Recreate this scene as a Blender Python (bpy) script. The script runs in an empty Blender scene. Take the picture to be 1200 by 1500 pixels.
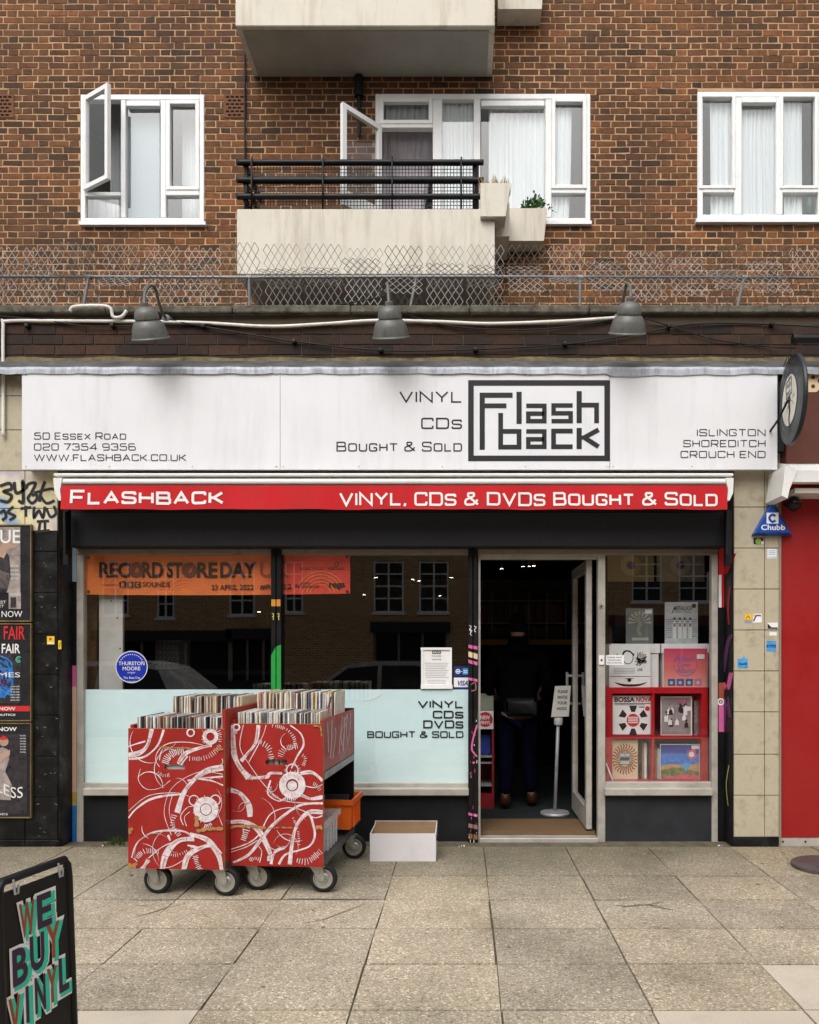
import bpy, math, random
from mathutils import Vector, Matrix
random.seed(7)
R = math.radians
S = bpy.context.scene
COL = S.collection
# ------------------------------------------------------------------ camera, sky, sun, exposure
CH, CD, FPX, VX, VY = 1.425, 6.0, 1200.0, 676.0, 955.0   # eye height, distance to the shop front, focal length in photo px, vanishing point
cam = bpy.data.objects.new('Camera', bpy.data.cameras.new('Camera'))
COL.objects.link(cam); S.camera = cam
cam.location = (0, -CD, CH); cam.rotation_euler = (R(90), 0, 0)
cam.data.sensor_fit = 'VERTICAL'; cam.data.sensor_height = 36; cam.data.lens = FPX/1500*36
cam.data.shift_x = (600-VX)/1500; cam.data.shift_y = (VY-750)/1500
cam.data.clip_start = .05; cam.data.clip_end = 500
S.render.resolution_x, S.render.resolution_y = 819, 1024
W = bpy.data.worlds.new('World'); S.world = W; W.use_nodes = True
wn, wl = W.node_tree.nodes, W.node_tree.links
sky = wn.new('ShaderNodeTexSky'); sky.sky_type = 'NISHITA'; sky.sun_disc = False
SUN = Vector((-.3, -1.0, 1.25)).normalized()
sky.sun_elevation = math.asin(SUN.z); sky.sun_rotation = math.atan2(SUN.x, SUN.y)
sky.dust_density = 6; sky.air_density = 1.2
hs = wn.new('ShaderNodeHueSaturation'); hs.inputs['Saturation'].default_value = .16
wl.new(sky.outputs[0], hs.inputs['Color']); wl.new(hs.outputs[0], wn['Background'].inputs[0])
wn['Background'].inputs[1].default_value = .15
sl = bpy.data.lights.new('Sun', 'SUN'); sl.energy = 0.75; sl.angle = R(85); sl.color = (1, .985, .965)
so = bpy.data.objects.new('Sun', sl); COL.objects.link(so)
so.rotation_euler = SUN.to_track_quat('Z', 'Y').to_euler()
S.view_settings.view_transform = 'Standard'; S.view_settings.look = 'None'
S.view_settings.exposure = 0.31; S.view_settings.gamma = 1

# ------------------------------------------------------------------ helpers
def P(px, py, y=0.0):                    # point of the photograph at real depth y (0 = shop front)
    s = (CD+y)/FPX
    return ((px-VX)*s, y, CH+(VY-py)*s)
def F(y):                                # a facade-parallel plane measured in photo px; k lifts towards the street
    s = (CD+y)/FPX
    return lambda u, v, k=0.0: ((u-VX)*s, y-k, CH+(VY-v)*s)
ORIG = {}
class MB:
    def __init__(s): s.v = []; s.f = []; s.m = []
    def add(s, vs, fs, mi=0):
        b = len(s.v); s.v += [tuple(p) for p in vs]
        s.f += [tuple(b+i for i in f) for f in fs]; s.m += [mi]*len(fs); return s
    def box(s, x0, x1, y0, y1, z0, z1, mi=0, back=True):
        x0, x1 = min(x0, x1), max(x0, x1); y0, y1 = min(y0, y1), max(y0, y1); z0, z1 = min(z0, z1), max(z0, z1)
        vs = [(x0,y0,z0),(x1,y0,z0),(x1,y1,z0),(x0,y1,z0),(x0,y0,z1),(x1,y0,z1),(x1,y1,z1),(x0,y1,z1)]
        fs = [(0,1,5,4),(1,2,6,5),(3,0,4,7),(4,5,6,7),(3,2,1,0)]
        if back: fs.append((2,3,7,6))
        return s.add(vs, fs, mi)
    def cbox(s, x0, x1, y0, y1, z0, z1, c=.004, mi=0):       # box with chamfered edges
        x0, x1 = min(x0, x1), max(x0, x1); y0, y1 = min(y0, y1), max(y0, y1); z0, z1 = min(z0, z1), max(z0, z1)
        c = min(c, (x1-x0)*.4, (y1-y0)*.4, (z1-z0)*.4)
        vs = []; X = (x0, x1); Y = (y0, y1); Z = (z0, z1); idx = {}
        for i in (0, 1):
            for j in (0, 1):
                for k in (0, 1):
                    sx, sy, sz = (1-2*i)*c, (1-2*j)*c, (1-2*k)*c
                    for a, p in enumerate(((X[i], Y[j]+sy, Z[k]+sz), (X[i]+sx, Y[j], Z[k]+sz), (X[i]+sx, Y[j]+sy, Z[k]))):
                        idx[i, j, k, a] = len(vs); vs.append(p)
        g = lambda i, j, k, a: idx[i, j, k, a]
        fs = []
        for i in (0, 1): fs.append([g(i,0,0,0), g(i,1,0,0), g(i,1,1,0), g(i,0,1,0)])
        for j in (0, 1): fs.append([g(0,j,0,1), g(1,j,0,1), g(1,j,1,1), g(0,j,1,1)])
        for k in (0, 1): fs.append([g(0,0,k,2), g(1,0,k,2), g(1,1,k,2), g(0,1,k,2)])
        for j in (0, 1):
            for k in (0, 1): fs.append([g(0,j,k,1), g(1,j,k,1), g(1,j,k,2), g(0,j,k,2)])
        for i in (0, 1):
            for k in (0, 1): fs.append([g(i,0,k,0), g(i,1,k,0), g(i,1,k,2), g(i,0,k,2)])
        for i in (0, 1):
            for j in (0, 1): fs.append([g(i,j,0,0), g(i,j,1,0), g(i,j,1,1), g(i,j,0,1)])
        for i in (0, 1):
            for j in (0, 1):
                for k in (0, 1): fs.append([g(i,j,k,0), g(i,j,k,1), g(i,j,k,2)])
        return s.add(vs, fs, mi)
    def pbox(s, px0, py0, px1, py1, y0, y1, mi=0, c=0):       # box whose front face fills a photo rectangle at depth y0
        a = P(px0, py1, y0); b = P(px1, py0, y0)
        return s.cbox(a[0], b[0], y0, y1, a[2], b[2], c, mi) if c else s.box(a[0], b[0], y0, y1, a[2], b[2], mi)
    def quad(s, a, b, c, d, mi=0): return s.add([a, b, c, d], [(0,1,2,3)], mi)
    def prism(s, pts, d, mi=0):                              # planar polygon pushed along d
        n = len(pts); d = Vector(d); vs = [Vector(p) for p in pts]; vs += [p+d for p in vs]
        return s.add(vs, [tuple(range(n)), tuple(range(2*n-1, n-1, -1))]+[(i, (i+1) % n, n+(i+1) % n, n+i) for i in range(n)], mi)
    def tube(s, pts, r, n=8, mi=0, caps=True, r1=None):
        pts = [Vector(p) for p in pts]; m = len(pts); vs = []; prev = None
        for i, p in enumerate(pts):
            t = (pts[min(i+1, m-1)]-pts[max(i-1, 0)]).normalized()
            if prev is None:
                a = t.cross(Vector((0, 0, 1)));
                if a.length < .1: a = t.cross(Vector((1, 0, 0)))
            else: a = prev - t*prev.dot(t)
            a.normalize(); prev = a; b = t.cross(a)
            rr = r if r1 is None else r+(r1-r)*i/max(1, m-1)
            vs += [p+(a*math.cos(2*math.pi*k/n)+b*math.sin(2*math.pi*k/n))*rr for k in range(n)]
        fs = [(i*n+k, i*n+(k+1) % n, (i+1)*n+(k+1) % n, (i+1)*n+k) for i in range(m-1) for k in range(n)]
        if caps: fs += [tuple(range(n-1, -1, -1)), tuple((m-1)*n+k for k in range(n))]
        return s.add(vs, fs, mi)
    def lathe(s, prof, o, ax=(0,0,1), n=24, mi=0):           # prof: (radius, height) along axis ax from o
        ax = Vector(ax).normalized(); a = ax.cross(Vector((0, 1, 0)))
        if a.length < .1: a = ax.cross(Vector((1, 0, 0)))
        a.normalize(); b = ax.cross(a); o = Vector(o); vs = []
        for r, h in prof: vs += [o+ax*h+(a*math.cos(2*math.pi*k/n)+b*math.sin(2*math.pi*k/n))*max(r, 1e-5) for k in range(n)]
        m = len(prof)
        return s.add(vs, [(i*n+k, i*n+(k+1) % n, (i+1)*n+(k+1) % n, (i+1)*n+k) for i in range(m-1) for k in range(n)], mi)
    def poly(s, uv, f, k=.001, mi=0): return s.add([f(u, v, k) for u, v in uv], [tuple(range(len(uv)))], mi)
    def rect(s, u0, v0, u1, v1, f, k=.001, mi=0): return s.poly([(u0,v0),(u1,v0),(u1,v1),(u0,v1)], f, k, mi)
    def disc(s, u, v, r, f, k=.001, mi=0, n=28, rv=None):
        return s.poly([(u+r*math.cos(6.2832*i/n), v+(rv or r)*math.sin(6.2832*i/n)) for i in range(n)], f, k, mi)
    def ribbon(s, pts, w, f, k=.001, mi=0, closed=False, taper=None):
        pts = [p for i, p in enumerate(pts) if i == 0 or (abs(p[0]-pts[i-1][0])+abs(p[1]-pts[i-1][1])) > 1e-6]
        n = len(pts); L = []; 
        if n < 2: return s
        for i in range(n):
            p = pts[i]; a = pts[i-1] if (i > 0 or closed) else None; b = pts[(i+1) % n] if (i < n-1 or closed) else None
            def nor(q, r):
                dx, dy = r[0]-q[0], r[1]-q[1]; l = math.hypot(dx, dy) or 1; return (-dy/l, dx/l)
            if a is None: nx, ny = nor(p, b); sc = 1
            elif b is None: nx, ny = nor(a, p); sc = 1
            else:
                n1, n2 = nor(a, p), nor(p, b); nx, ny = n1[0]+n2[0], n1[1]+n2[1]; l = math.hypot(nx, ny)
                if l < 1e-3: nx, ny, sc = n1[0], n1[1], 1
                else: nx /= l; ny /= l; sc = min(2.2, 1/max(.2, nx*n1[0]+ny*n1[1]))
            h = w/2*sc*(taper(i/(n-1)) if taper else 1)
            L += [f(p[0]+nx*h, p[1]+ny*h, k), f(p[0]-nx*h, p[1]-ny*h, k)]
        m = n if closed else n-1
        return s.add(L, [(2*i, 2*i+1, (2*i+3) % (2*n), (2*i+2) % (2*n)) for i in range(m)], mi)
    def build(s, name, mats, parent=None, smooth=False):
        me = bpy.data.meshes.new(name)
        if parent is not None: o0 = ORIG[parent]
        else:
            xs, ys, zs = zip(*s.v); o0 = Vector(((min(xs)+max(xs))/2, (min(ys)+max(ys))/2, min(zs)))
        me.from_pydata([(x-o0[0], y-o0[1], z-o0[2]) for x, y, z in s.v], [], s.f)
        for m in (mats if isinstance(mats, (list, tuple)) else [mats]): me.materials.append(m)
        me.polygons.foreach_set('material_index', s.m)
        if smooth: me.polygons.foreach_set('use_smooth', [True]*len(s.f))
        me.validate(); me.update()
        o = bpy.data.objects.new(name, me); COL.objects.link(o)
        if parent is not None: o.parent = parent
        else: o.location = o0
        ORIG[o] = Vector(o0)
        if smooth == 'angle': 
            try: me.set_sharp_from_angle(angle=R(35))
            except Exception: pass
        return o
def tag(o, label, cat, group=None, kind=None):
    if label: o['label'] = label
    if cat: o['category'] = cat
    if group: o['group'] = group
    if kind: o['kind'] = kind
    return o
def thing(name, label, cat, loc=(0,0,0), group=None):
    o = bpy.data.objects.new(name, None); COL.objects.link(o); o.location = loc; o.empty_display_size = .1
    ORIG[o] = Vector(loc); return tag(o, label, cat, group)
def struct(o): o['kind'] = 'structure'; return o
def cr(pts, n=7):                                            # Catmull-Rom through points (any dimension)
    out = []; q = [pts[0]]+list(pts)+[pts[-1]]
    for i in range(1, len(q)-2):
        for j in range(n):
            t = j/n
            out.append(tuple(.5*((2*b)+(-a+c)*t+(2*a-5*b+4*c-d)*t*t+(-a+3*b-3*c+d)*t**3) for a, b, c, d in zip(q[i-1], q[i], q[i+1], q[i+2])))
    out.append(tuple(pts[-1])); return out
def arc(cx, cy, r, a0, a1, n=16): return [(cx+r*math.cos(R(a0+(a1-a0)*i/n)), cy+r*math.sin(R(a0+(a1-a0)*i/n))) for i in range(n+1)]

# ------------------------------------------------------------------ lettering
_tc = {}
def text_geo(s, off=0, bold=False):
    key = (s, off)
    if key not in _tc:
        c = bpy.data.curves.new('t', 'FONT'); c.body = s; c.offset = off; c.resolution_u = 3
        o = bpy.data.objects.new('t', c); me = o.to_mesh()
        _tc[key] = ([(v.co.x, v.co.y) for v in me.vertices], [tuple(p.vertices) for p in me.polygons])
        o.to_mesh_clear(); bpy.data.objects.remove(o); bpy.data.curves.remove(c)
    return _tc[key]
def textfit(mb, s, u0, u1, vt, vb, f, k=.002, mi=0, off=0, shear=0, warp=None):
    vs, fs = text_geo(s, off)
    if not vs: return
    xs = [p[0] for p in vs]; ys = [p[1] for p in vs]; a, b, c, d = min(xs), max(xs), min(ys), max(ys)
    o = []
    for x, y in vs:
        tu, tv = (x-a)/(b-a), (y-c)/(d-c)
        u = u0+tu*(u1-u0)+shear*tv*(vb-vt); v = vb+tv*(vt-vb)
        if warp: u, v = warp(u, v, tu)
        o.append(f(u, v, k))
    mb.add(o, fs, mi)
RX = [(0,0),(0,1),(1,1),(1,0)]
GL = {  # wide squared capitals drawn as strokes: (points, closed, rounded)
 'A': (1.1, [([(0,0),(.55,1),(1.1,0)],0,0), ([(.2,.32),(.9,.32)],0,0)]), 'B': (1, [([(0,0),(0,1),(.8,1),(.93,.92),(.93,.6),(.86,.52),(.93,.48),(1,.38),(1,.1),(.88,0)],1,0), ([(0,.52),(.86,.52)],0,0)]),
 'C': (1, [([(1,.74),(1,1),(0,1),(0,0),(1,0),(1,.26)],0,1)]), 'D': (1.05, [([(0,0),(0,1),(.85,1),(1.0,.93),(1.05,.78),(1.05,.22),(1.0,.07),(.85,0)],1,0)]),
 'E': (.9, [([(.9,1),(0,1),(0,0),(.9,0)],0,0), ([(0,.5),(.8,.5)],0,0)]), 'F': (.88, [([(.88,1),(0,1),(0,0)],0,0), ([(0,.48),(.76,.48)],0,0)]),
 'G': (1.02, [([(1,.76),(1,1),(0,1),(0,0),(1,0),(1,.46),(.55,.46)],0,1)]), 'H': (1, [([(0,0),(0,1)],0,0), ([(1,0),(1,1)],0,0), ([(0,.5),(1,.5)],0,0)]),
 'I': (0, [([(0,0),(0,1)],0,0)]), 'K': (1, [([(0,0),(0,1)],0,0), ([(.98,1),(.3,.5),(1.02,0)],0,0), ([(0,.5),(.32,.5)],0,0)]),
 'L': (.85, [([(0,1),(0,0),(.85,0)],0,0)]), 'M': (1.2, [([(0,0),(0,1),(.6,.2),(1.2,1),(1.2,0)],0,0)]), 'N': (1.05, [([(0,0),(0,1),(1.05,0),(1.05,1)],0,0)]),
 'O': (1.08, [([(0,0),(0,1),(1.08,1),(1.08,0)],1,1)]), 'P': (1, [([(0,0),(0,1),(.88,1),(1,.9),(1,.52),(.88,.42),(0,.42)],0,0)]),
 'R': (1, [([(0,0),(0,1),(.88,1),(1,.9),(1,.52),(.88,.42),(0,.42)],0,0), ([(.55,.42),(1.02,0)],0,0)]), 'S': (1, [([(.98,.78),(.98,1),(0,1),(0,.53),(1,.47),(1,0),(0,0),(0,.22)],0,1)]),
 'T': (1, [([(0,1),(1,1)],0,0), ([(.5,1),(.5,0)],0,0)]), 'U': (1, [([(0,1),(0,0),(1,0),(1,1)],0,1)]), 'V': (1.1, [([(0,1),(.55,0),(1.1,1)],0,0)]),
 'W': (1.6, [([(0,1),(.4,0),(.8,1),(1.2,0),(1.6,1)],0,0)]), 'X': (1.05, [([(0,0),(1.05,1)],0,0), ([(0,1),(1.05,0)],0,0)]), 'Y': (1.05, [([(0,1),(.52,.45),(1.05,1)],0,0), ([(.52,.45),(.52,0)],0,0)]),
 '0': (1, [(RX,1,1)]), '2': (1, [([(0,.78),(0,1),(1,1),(1,.52),(0,.45),(0,0),(1,0)],0,1)]), '3': (1, [([(0,.8),(0,1),(.97,1),(.97,.52),(.35,.52)],0,1), ([(.97,.52),(1,.5),(1,0),(0,0),(0,.2)],0,1)]),
 '4': (1.05, [([(.8,0),(.8,1),(0,.28),(1.05,.28)],0,0)]), '5': (1, [([(.95,1),(.05,1),(.03,.58),(1,.58),(1,0),(0,0),(0,.2)],0,1)]),
 '6': (1, [([(.9,1),(0,1),(0,0),(1,0),(1,.55),(0,.55)],0,1)]), '7': (1, [([(0,1),(1,1),(.4,0)],0,0)]), '9': (1, [([(.1,0),(1,0),(1,1),(0,1),(0,.45),(1,.45)],0,1)]),
 '&': (1.15, [([(1.15,0),(.25,.75),(.25,1),(.8,1),(.8,.74),(0,.42),(0,0),(.75,0),(1.12,.42)],0,1)]), '.': (0, [([(0,0),(0,.12)],0,0)]), ',': (.1, [([(.1,.1),(.0,-.16)],0,0)]),
}
def rc(pts, r, closed):
    out = []; n = len(pts)
    for i, p in enumerate(pts):
        if not closed and i in (0, n-1): out.append(p); continue
        a, b = pts[i-1], pts[(i+1) % n]
        la, lb = math.dist(p, a), math.dist(p, b); q = min(r, la*.45, lb*.45)
        A = (p[0]+(a[0]-p[0])*q/la, p[1]+(a[1]-p[1])*q/la); B = (p[0]+(b[0]-p[0])*q/lb, p[1]+(b[1]-p[1])*q/lb)
        for t in (0, .33, .67, 1): out.append(tuple((1-t)**2*x+2*t*(1-t)*y+t*t*z for x, y, z in zip(A, p, B)))
    return out
def bank(mb, s, u0, u1, vt, vb, f, w, k=.002, mi=0, sc=.8, gap=.36):
    lay = []; x = 0
    for ch in s:
        if ch == ' ': x += .55; continue
        q = sc if ch.islower() else 1
        wd, st = GL[ch.upper()]
        lay.append((x, q, st)); x += wd*q+gap
    x -= gap; H = vb-vt; ins = w/2; i = 0
    for x0, q, st in lay:
        for pts, closed, rnd in st:
            pp = [(a*q, b*q) for a, b in pts]
            L = [(u0+ins+(x0+a)/x*(u1-u0-2*ins), vb-ins-b*(H-2*ins)) for a, b in pp]
            if rnd: L = rc(L, H*.16, closed)
            i += 1
            mb.ribbon(L, w, f, k+.0002*(i % 3), mi, bool(closed))

# ------------------------------------------------------------------ materials
def newmat(name):
    m = bpy.data.materials.new(name); m.use_nodes = True
    nt = m.node_tree; return m, nt.nodes, nt.links, nt.nodes['Principled BSDF']
def ramp(n, stops, interp='LINEAR'):
    r = n.new('ShaderNodeValToRGB'); r.color_ramp.interpolation = interp; e = r.color_ramp.elements
    while len(e) < len(stops): e.new(.5)
    for x, (p, c) in zip(e, stops): x.position = p; x.color = (*c, 1) if len(c) == 3 else c
    return r
def noise(n, l, scale, detail=4, rough=.6, vec=None, sc3=None):
    t = n.new('ShaderNodeTexNoise'); t.inputs['Scale'].default_value = scale; t.inputs['Detail'].default_value = detail; t.inputs['Roughness'].default_value = rough
    if vec is not None:
        if sc3:
            mp = n.new('ShaderNodeMapping'); mp.inputs['Scale'].default_value = sc3; l.new(vec, mp.inputs[0]); l.new(mp.outputs[0], t.inputs[0])
        else: l.new(vec, t.inputs[0])
    return t
def wpos(n): return n.new('ShaderNodeNewGeometry').outputs['Position']
def mixc(n, l, fac, a, b, blend='MIX'):
    m = n.new('ShaderNodeMix'); m.data_type = 'RGBA'; m.blend_type = blend
    for i, x in ((0, fac), (6, a), (7, b)):
        if hasattr(x, 'is_linked') or hasattr(x, 'links'): l.new(x, m.inputs[i])
        elif i == 0: m.inputs[0].default_value = x
        else: m.inputs[i].default_value = (*x, 1)
    return m.outputs[2]
def M(name, col, rough=.6, var=.12, scale=6, metal=0, bump=0, bscale=60, dirt=None, dscale=2.5, damt=.5, streak=False, spec=.28, coat=0, fine=0):
    """painted / plain surface with tonal variation, optional stains (dirt colour) and fine bump"""
    m, n, l, b = newmat(name); tc = n.new('ShaderNodeTexCoord').outputs['Object']; wp = wpos(n)
    b.inputs['Roughness'].default_value = rough; b.inputs['Metallic'].default_value = metal
    b.inputs['Specular IOR Level'].default_value = spec; b.inputs['Coat Weight'].default_value = coat
    lo = tuple(c*(1-var) for c in col); hi = tuple(min(1, c*(1+var)) for c in col)
    nz = noise(n, l, scale, 5, .65, wp); r = ramp(n, [(.3, lo), (.7, hi)]); l.new(nz.outputs[0], r.inputs[0]); c = r.outputs[0]
    if dirt:
        dn = noise(n, l, dscale, 8, .7, wp, (3.2, 3.2, .35) if streak else None)
        dr = ramp(n, [(.5, (0,0,0)), (.78, (damt,)*3)]); l.new(dn.outputs[0], dr.inputs[0]); c = mixc(n, l, dr.outputs[0], c, dirt)
    if fine:
        fn = noise(n, l, 220, 2, .5, wp); fr = ramp(n, [(.35, (1-fine,)*3), (.65, (1,1,1))]); l.new(fn.outputs[0], fr.inputs[0]); c = mixc(n, l, 1.0, c, fr.outputs[0], 'MULTIPLY')
    l.new(c, b.inputs['Base Color'])
    rr = ramp(n, [(.3, (max(0, rough-.12),)*3), (.7, (min(1, rough+.12),)*3)]); l.new(nz.outputs[0], rr.inputs[0]); l.new(rr.outputs[0], b.inputs['Roughness'])
    if bump:
        bn = noise(n, l, bscale, 5, .6, wp); bp = n.new('ShaderNodeBump'); bp.inputs['Strength'].default_value = bump; bp.inputs['Distance'].default_value = .01
        l.new(bn.outputs[0], bp.inputs['Height']); l.new(bp.outputs[0], b.inputs['Normal'])
    return m
def plain(name, col, rough=.6, metal=0, spec=.28): return M(name, col, rough, .06, 9, metal, spec=spec)
def glass(name, ior=1.6, tint=(.95, .97, .96), fmin=0.0):
    m, n, l, b = newmat(name); n.remove(b)
    t = n.new('ShaderNodeBsdfTransparent'); t.inputs[0].default_value = (*tint, 1)
    g = n.new('ShaderNodeBsdfGlossy'); g.inputs['Roughness'].default_value = .0
    f0 = ((ior-1)/(ior+1))**2; f0 = 2*f0/(1+f0)
    lw_ = n.new('ShaderNodeLayerWeight'); lw_.inputs[0].default_value = .5; pw = n.new('ShaderNodeMath'); pw.operation = 'POWER'; pw.inputs[1].default_value = 5; l.new(lw_.outputs['Facing'], pw.inputs[0])
    ma = n.new('ShaderNodeMath'); ma.operation = 'MULTIPLY_ADD'; ma.inputs[1].default_value = 1-f0; ma.inputs[2].default_value = f0; l.new(pw.outputs[0], ma.inputs[0])
    mx = n.new('ShaderNodeMixShader'); l.new(ma.outputs[0], mx.inputs[0]); l.new(t.outputs[0], mx.inputs[1]); l.new(g.outputs[0], mx.inputs[2])
    l.new(mx.outputs[0], n['Material Output'].inputs[0]); return m
def emit(name, col, st):
    m, n, l, b = newmat(name); b.inputs['Base Color'].default_value = (*col, 1); b.inputs['Emission Color'].default_value = (*col, 1); b.inputs['Emission Strength'].default_value = st; return m
def brickmat(name, cols, soot=.4, sscale=.7, sootcol=(.02, .016, .013)):
    m, n, l, b = newmat(name); g = n.new('ShaderNodeNewGeometry'); wp = g.outputs['Position']
    r = ramp(n, [(i/(len(cols)-1), c) for i, c in enumerate(cols)]); l.new(g.outputs['Random Per Island'], r.inputs[0])
    nz = noise(n, l, 28, 6, .7, wp); nr = ramp(n, [(.3, (.47,)*3), (.5, (.86,)*3), (.75, (1.2, 1.17, 1.1))]); l.new(nz.outputs[0], nr.inputs[0])
    c = mixc(n, l, 1.0, r.outputs[0], nr.outputs[0], 'MULTIPLY')
    s = noise(n, l, sscale, 7, .65, wp); sr = ramp(n, [(.42, (0,)*3), (.72, (soot,)*3)]); l.new(s.outputs[0], sr.inputs[0])
    c = mixc(n, l, sr.outputs[0], c, sootcol)
    q1 = noise(n, l, 1.0, 6, .7, wp, (2.6, 2.6, .22)); q2 = ramp(n, [(.38, (1.12,)*3), (.55, (.95,)*3), (.75, (.60,.58,.55))]); l.new(q1.outputs[0], q2.inputs[0]); c = mixc(n, l, 1.0, c, q2.outputs[0], 'MULTIPLY')
    l.new(c, b.inputs['Base Color']); b.inputs['Roughness'].default_value = .9
    bp = n.new('ShaderNodeBump'); bp.inputs['Strength'].default_value = .5; bp.inputs['Distance'].default_value = .008
    l.new(nz.outputs[0], bp.inputs['Height']); l.new(bp.outputs[0], b.inputs['Normal']); return m

m_brick = brickmat('upper_brick', [(.085,.035,.011),(.17,.063,.019),(.11,.046,.015),(.22,.08,.024),(.14,.057,.018),(.27,.096,.029),(.045,.023,.010),(.185,.073,.023),(.16,.055,.019),(.065,.033,.013),(.20,.08,.026)], .62, .55)
m_mortar = M('upper_mortar', (.47,.29,.16), .95, .25, 3, bump=.4, dirt=(.10,.065,.04), dscale=1.3, damt=.8)
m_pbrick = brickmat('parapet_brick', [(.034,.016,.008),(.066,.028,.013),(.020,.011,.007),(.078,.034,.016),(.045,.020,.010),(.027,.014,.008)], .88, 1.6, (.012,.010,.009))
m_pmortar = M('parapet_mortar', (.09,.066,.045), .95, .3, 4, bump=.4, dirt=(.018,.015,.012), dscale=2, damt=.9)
m_coping = M('coping_concrete', (.12,.11,.085), .9, .5, 16, bump=.8, bscale=40, dirt=(.012,.011,.009), dscale=9, damt=1)
m_lead = M('lead_flashing', (.40,.42,.46), .5, .3, 9, metal=.1, bump=.5, bscale=14, dirt=(.06,.065,.08), dscale=5, damt=1, streak=True)
m_sign = M('sign_panel_white', (.72,.72,.74), .38, .03, 3, dirt=(.40,.40,.42), dscale=2.2, damt=.35, streak=True)
m_ink = plain('black_vinyl_lettering', (.018,.018,.02), .5)
m_tile = M('faience_tile', (.46,.41,.30), .35, .14, 5, dirt=(.16,.12,.07), dscale=5, damt=1, bump=.08, bscale=25)
m_btile = M('black_painted_tile', (.006,.006,.0065), .38, .4, 6, bump=.15, bscale=30, dirt=(.05,.05,.05), dscale=6, damt=.4)
m_grout = plain('tile_grout', (.08,.065,.045), .9)
m_alu = M('aluminium_frame', (.46,.43,.38), .42, .12, 7, metal=.25, dirt=(.14,.12,.10), dscale=6, damt=.55)
m_alud = M('weathered_aluminium', (.30,.26,.21), .5, .2, 9, metal=.3, dirt=(.07,.055,.04), dscale=9, damt=.8)
m_black = M('black_paint', (.006,.006,.0065), .5, .3, 6, spec=.2)
m_box = M('shutter_box_black', (.011,.0115,.0135), .6, .2, 3, dirt=(.02,.02,.022), dscale=4, damt=.35)
m_riser = M('riser_charcoal', (.022,.024,.028), .6, .25, 4, dirt=(.05,.05,.05), dscale=6, damt=.3)
m_red = M('awning_red_fabric', (.50,.012,.016), .75, .10, 8, dirt=(.36,.008,.012), dscale=3, damt=.5, bump=.12, bscale=9)
m_white = M('white_paint', (.74,.73,.70), .4, .06, 5, dirt=(.35,.33,.29), dscale=5, damt=.5)
m_upvc = M('white_window_frame', (.80,.80,.79), .35, .03, 5, dirt=(.5,.49,.46), dscale=6, damt=.3)
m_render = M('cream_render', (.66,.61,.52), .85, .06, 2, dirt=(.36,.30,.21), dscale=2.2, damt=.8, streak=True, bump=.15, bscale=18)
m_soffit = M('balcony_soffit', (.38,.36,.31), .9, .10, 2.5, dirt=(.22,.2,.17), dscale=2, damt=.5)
m_iron = M('black_iron', (.006,.006,.007), .45, .3, 10, spec=.3)
m_galv = M('galvanised_steel', (.40,.40,.41), .45, .2, 9, metal=.3, dirt=(.12,.11,.10), dscale=9, damt=.6)
m_pole = M('grey_steel', (.26,.26,.26), .45, .2, 9, metal=.5, dirt=(.08,.07,.06), dscale=9, damt=.5)
m_lamp = M('lamp_grey_enamel', (.13,.13,.12), .42, .18, 14, metal=.2, dirt=(.08,.075,.065), dscale=16, damt=.6)
m_pipe = M('white_conduit', (.74,.72,.67), .4, .08, 8, dirt=(.3,.27,.22), dscale=9, damt=.5)
m_cable = plain('black_cable', (.012,.012,.012), .5)
m_glass = glass('shop_glass', 1.88, (.97,.98,.975))
m_uglass = glass('flat_window_glass', 1.72, (.93,.96,.97))
m_film = M('frosted_film', (.74,.92,.94), .32, .02, 2, dirt=(.82,.95,.97), dscale=2, damt=.5)
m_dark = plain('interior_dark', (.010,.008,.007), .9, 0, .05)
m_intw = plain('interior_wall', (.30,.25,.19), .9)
m_cart = M('cart_red_paint', (.31,.018,.014), .45, .10, 7, dirt=(.20,.012,.010), dscale=6, damt=.6, bump=.05, bscale=40)
m_swirl = M('white_brushed_paint', (.66,.59,.60), .55, .2, 30, dirt=(.40,.12,.11), dscale=34, damt=1)
m_ply = M('bare_plywood', (.36,.17,.06), .7, .3, 24, dirt=(.55,.38,.2), dscale=30, damt=.7)
m_rubber = M('black_rubber', (.012,.012,.012), .6, .25, 14)
m_zinc = M('zinc_plate', (.42,.41,.37), .36, .12, 14, metal=.6, dirt=(.2,.18,.14), dscale=14, damt=.5)
m_card = plain('white_card', (.78,.77,.76), .6)
m_kraft = M('brown_cardboard', (.34,.22,.12), .8, .12, 9)
m_orange = M('orange_plastic', (.74,.125,.012), .42, .08, 8, dirt=(.4,.09,.02), dscale=10, damt=.4)
m_green = plain('green_paint', (.02,.30,.05), .5)
m_pink = plain('pink_spray_paint', (.60,.12,.30), .6)
m_cream = plain('cream_paint', (.68,.52,.32), .6)
m_blue = plain('enamel_blue', (.012,.03,.36), .35)
m_rdwall = M('neighbour_red_panel', (.30,.013,.013), .4, .08, 3, dirt=(.17,.010,.010), dscale=3, damt=.5, coat=.1)
m_brown = M('brown_fascia', (.11,.036,.025), .45, .12, 5)
m_wood = plain('door_mat_coir', (.15,.09,.045), .95)
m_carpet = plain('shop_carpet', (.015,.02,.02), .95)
m_rshelf = M('red_lacquer_shelf', (.45,.010,.018), .35, .05, 5)

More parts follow.
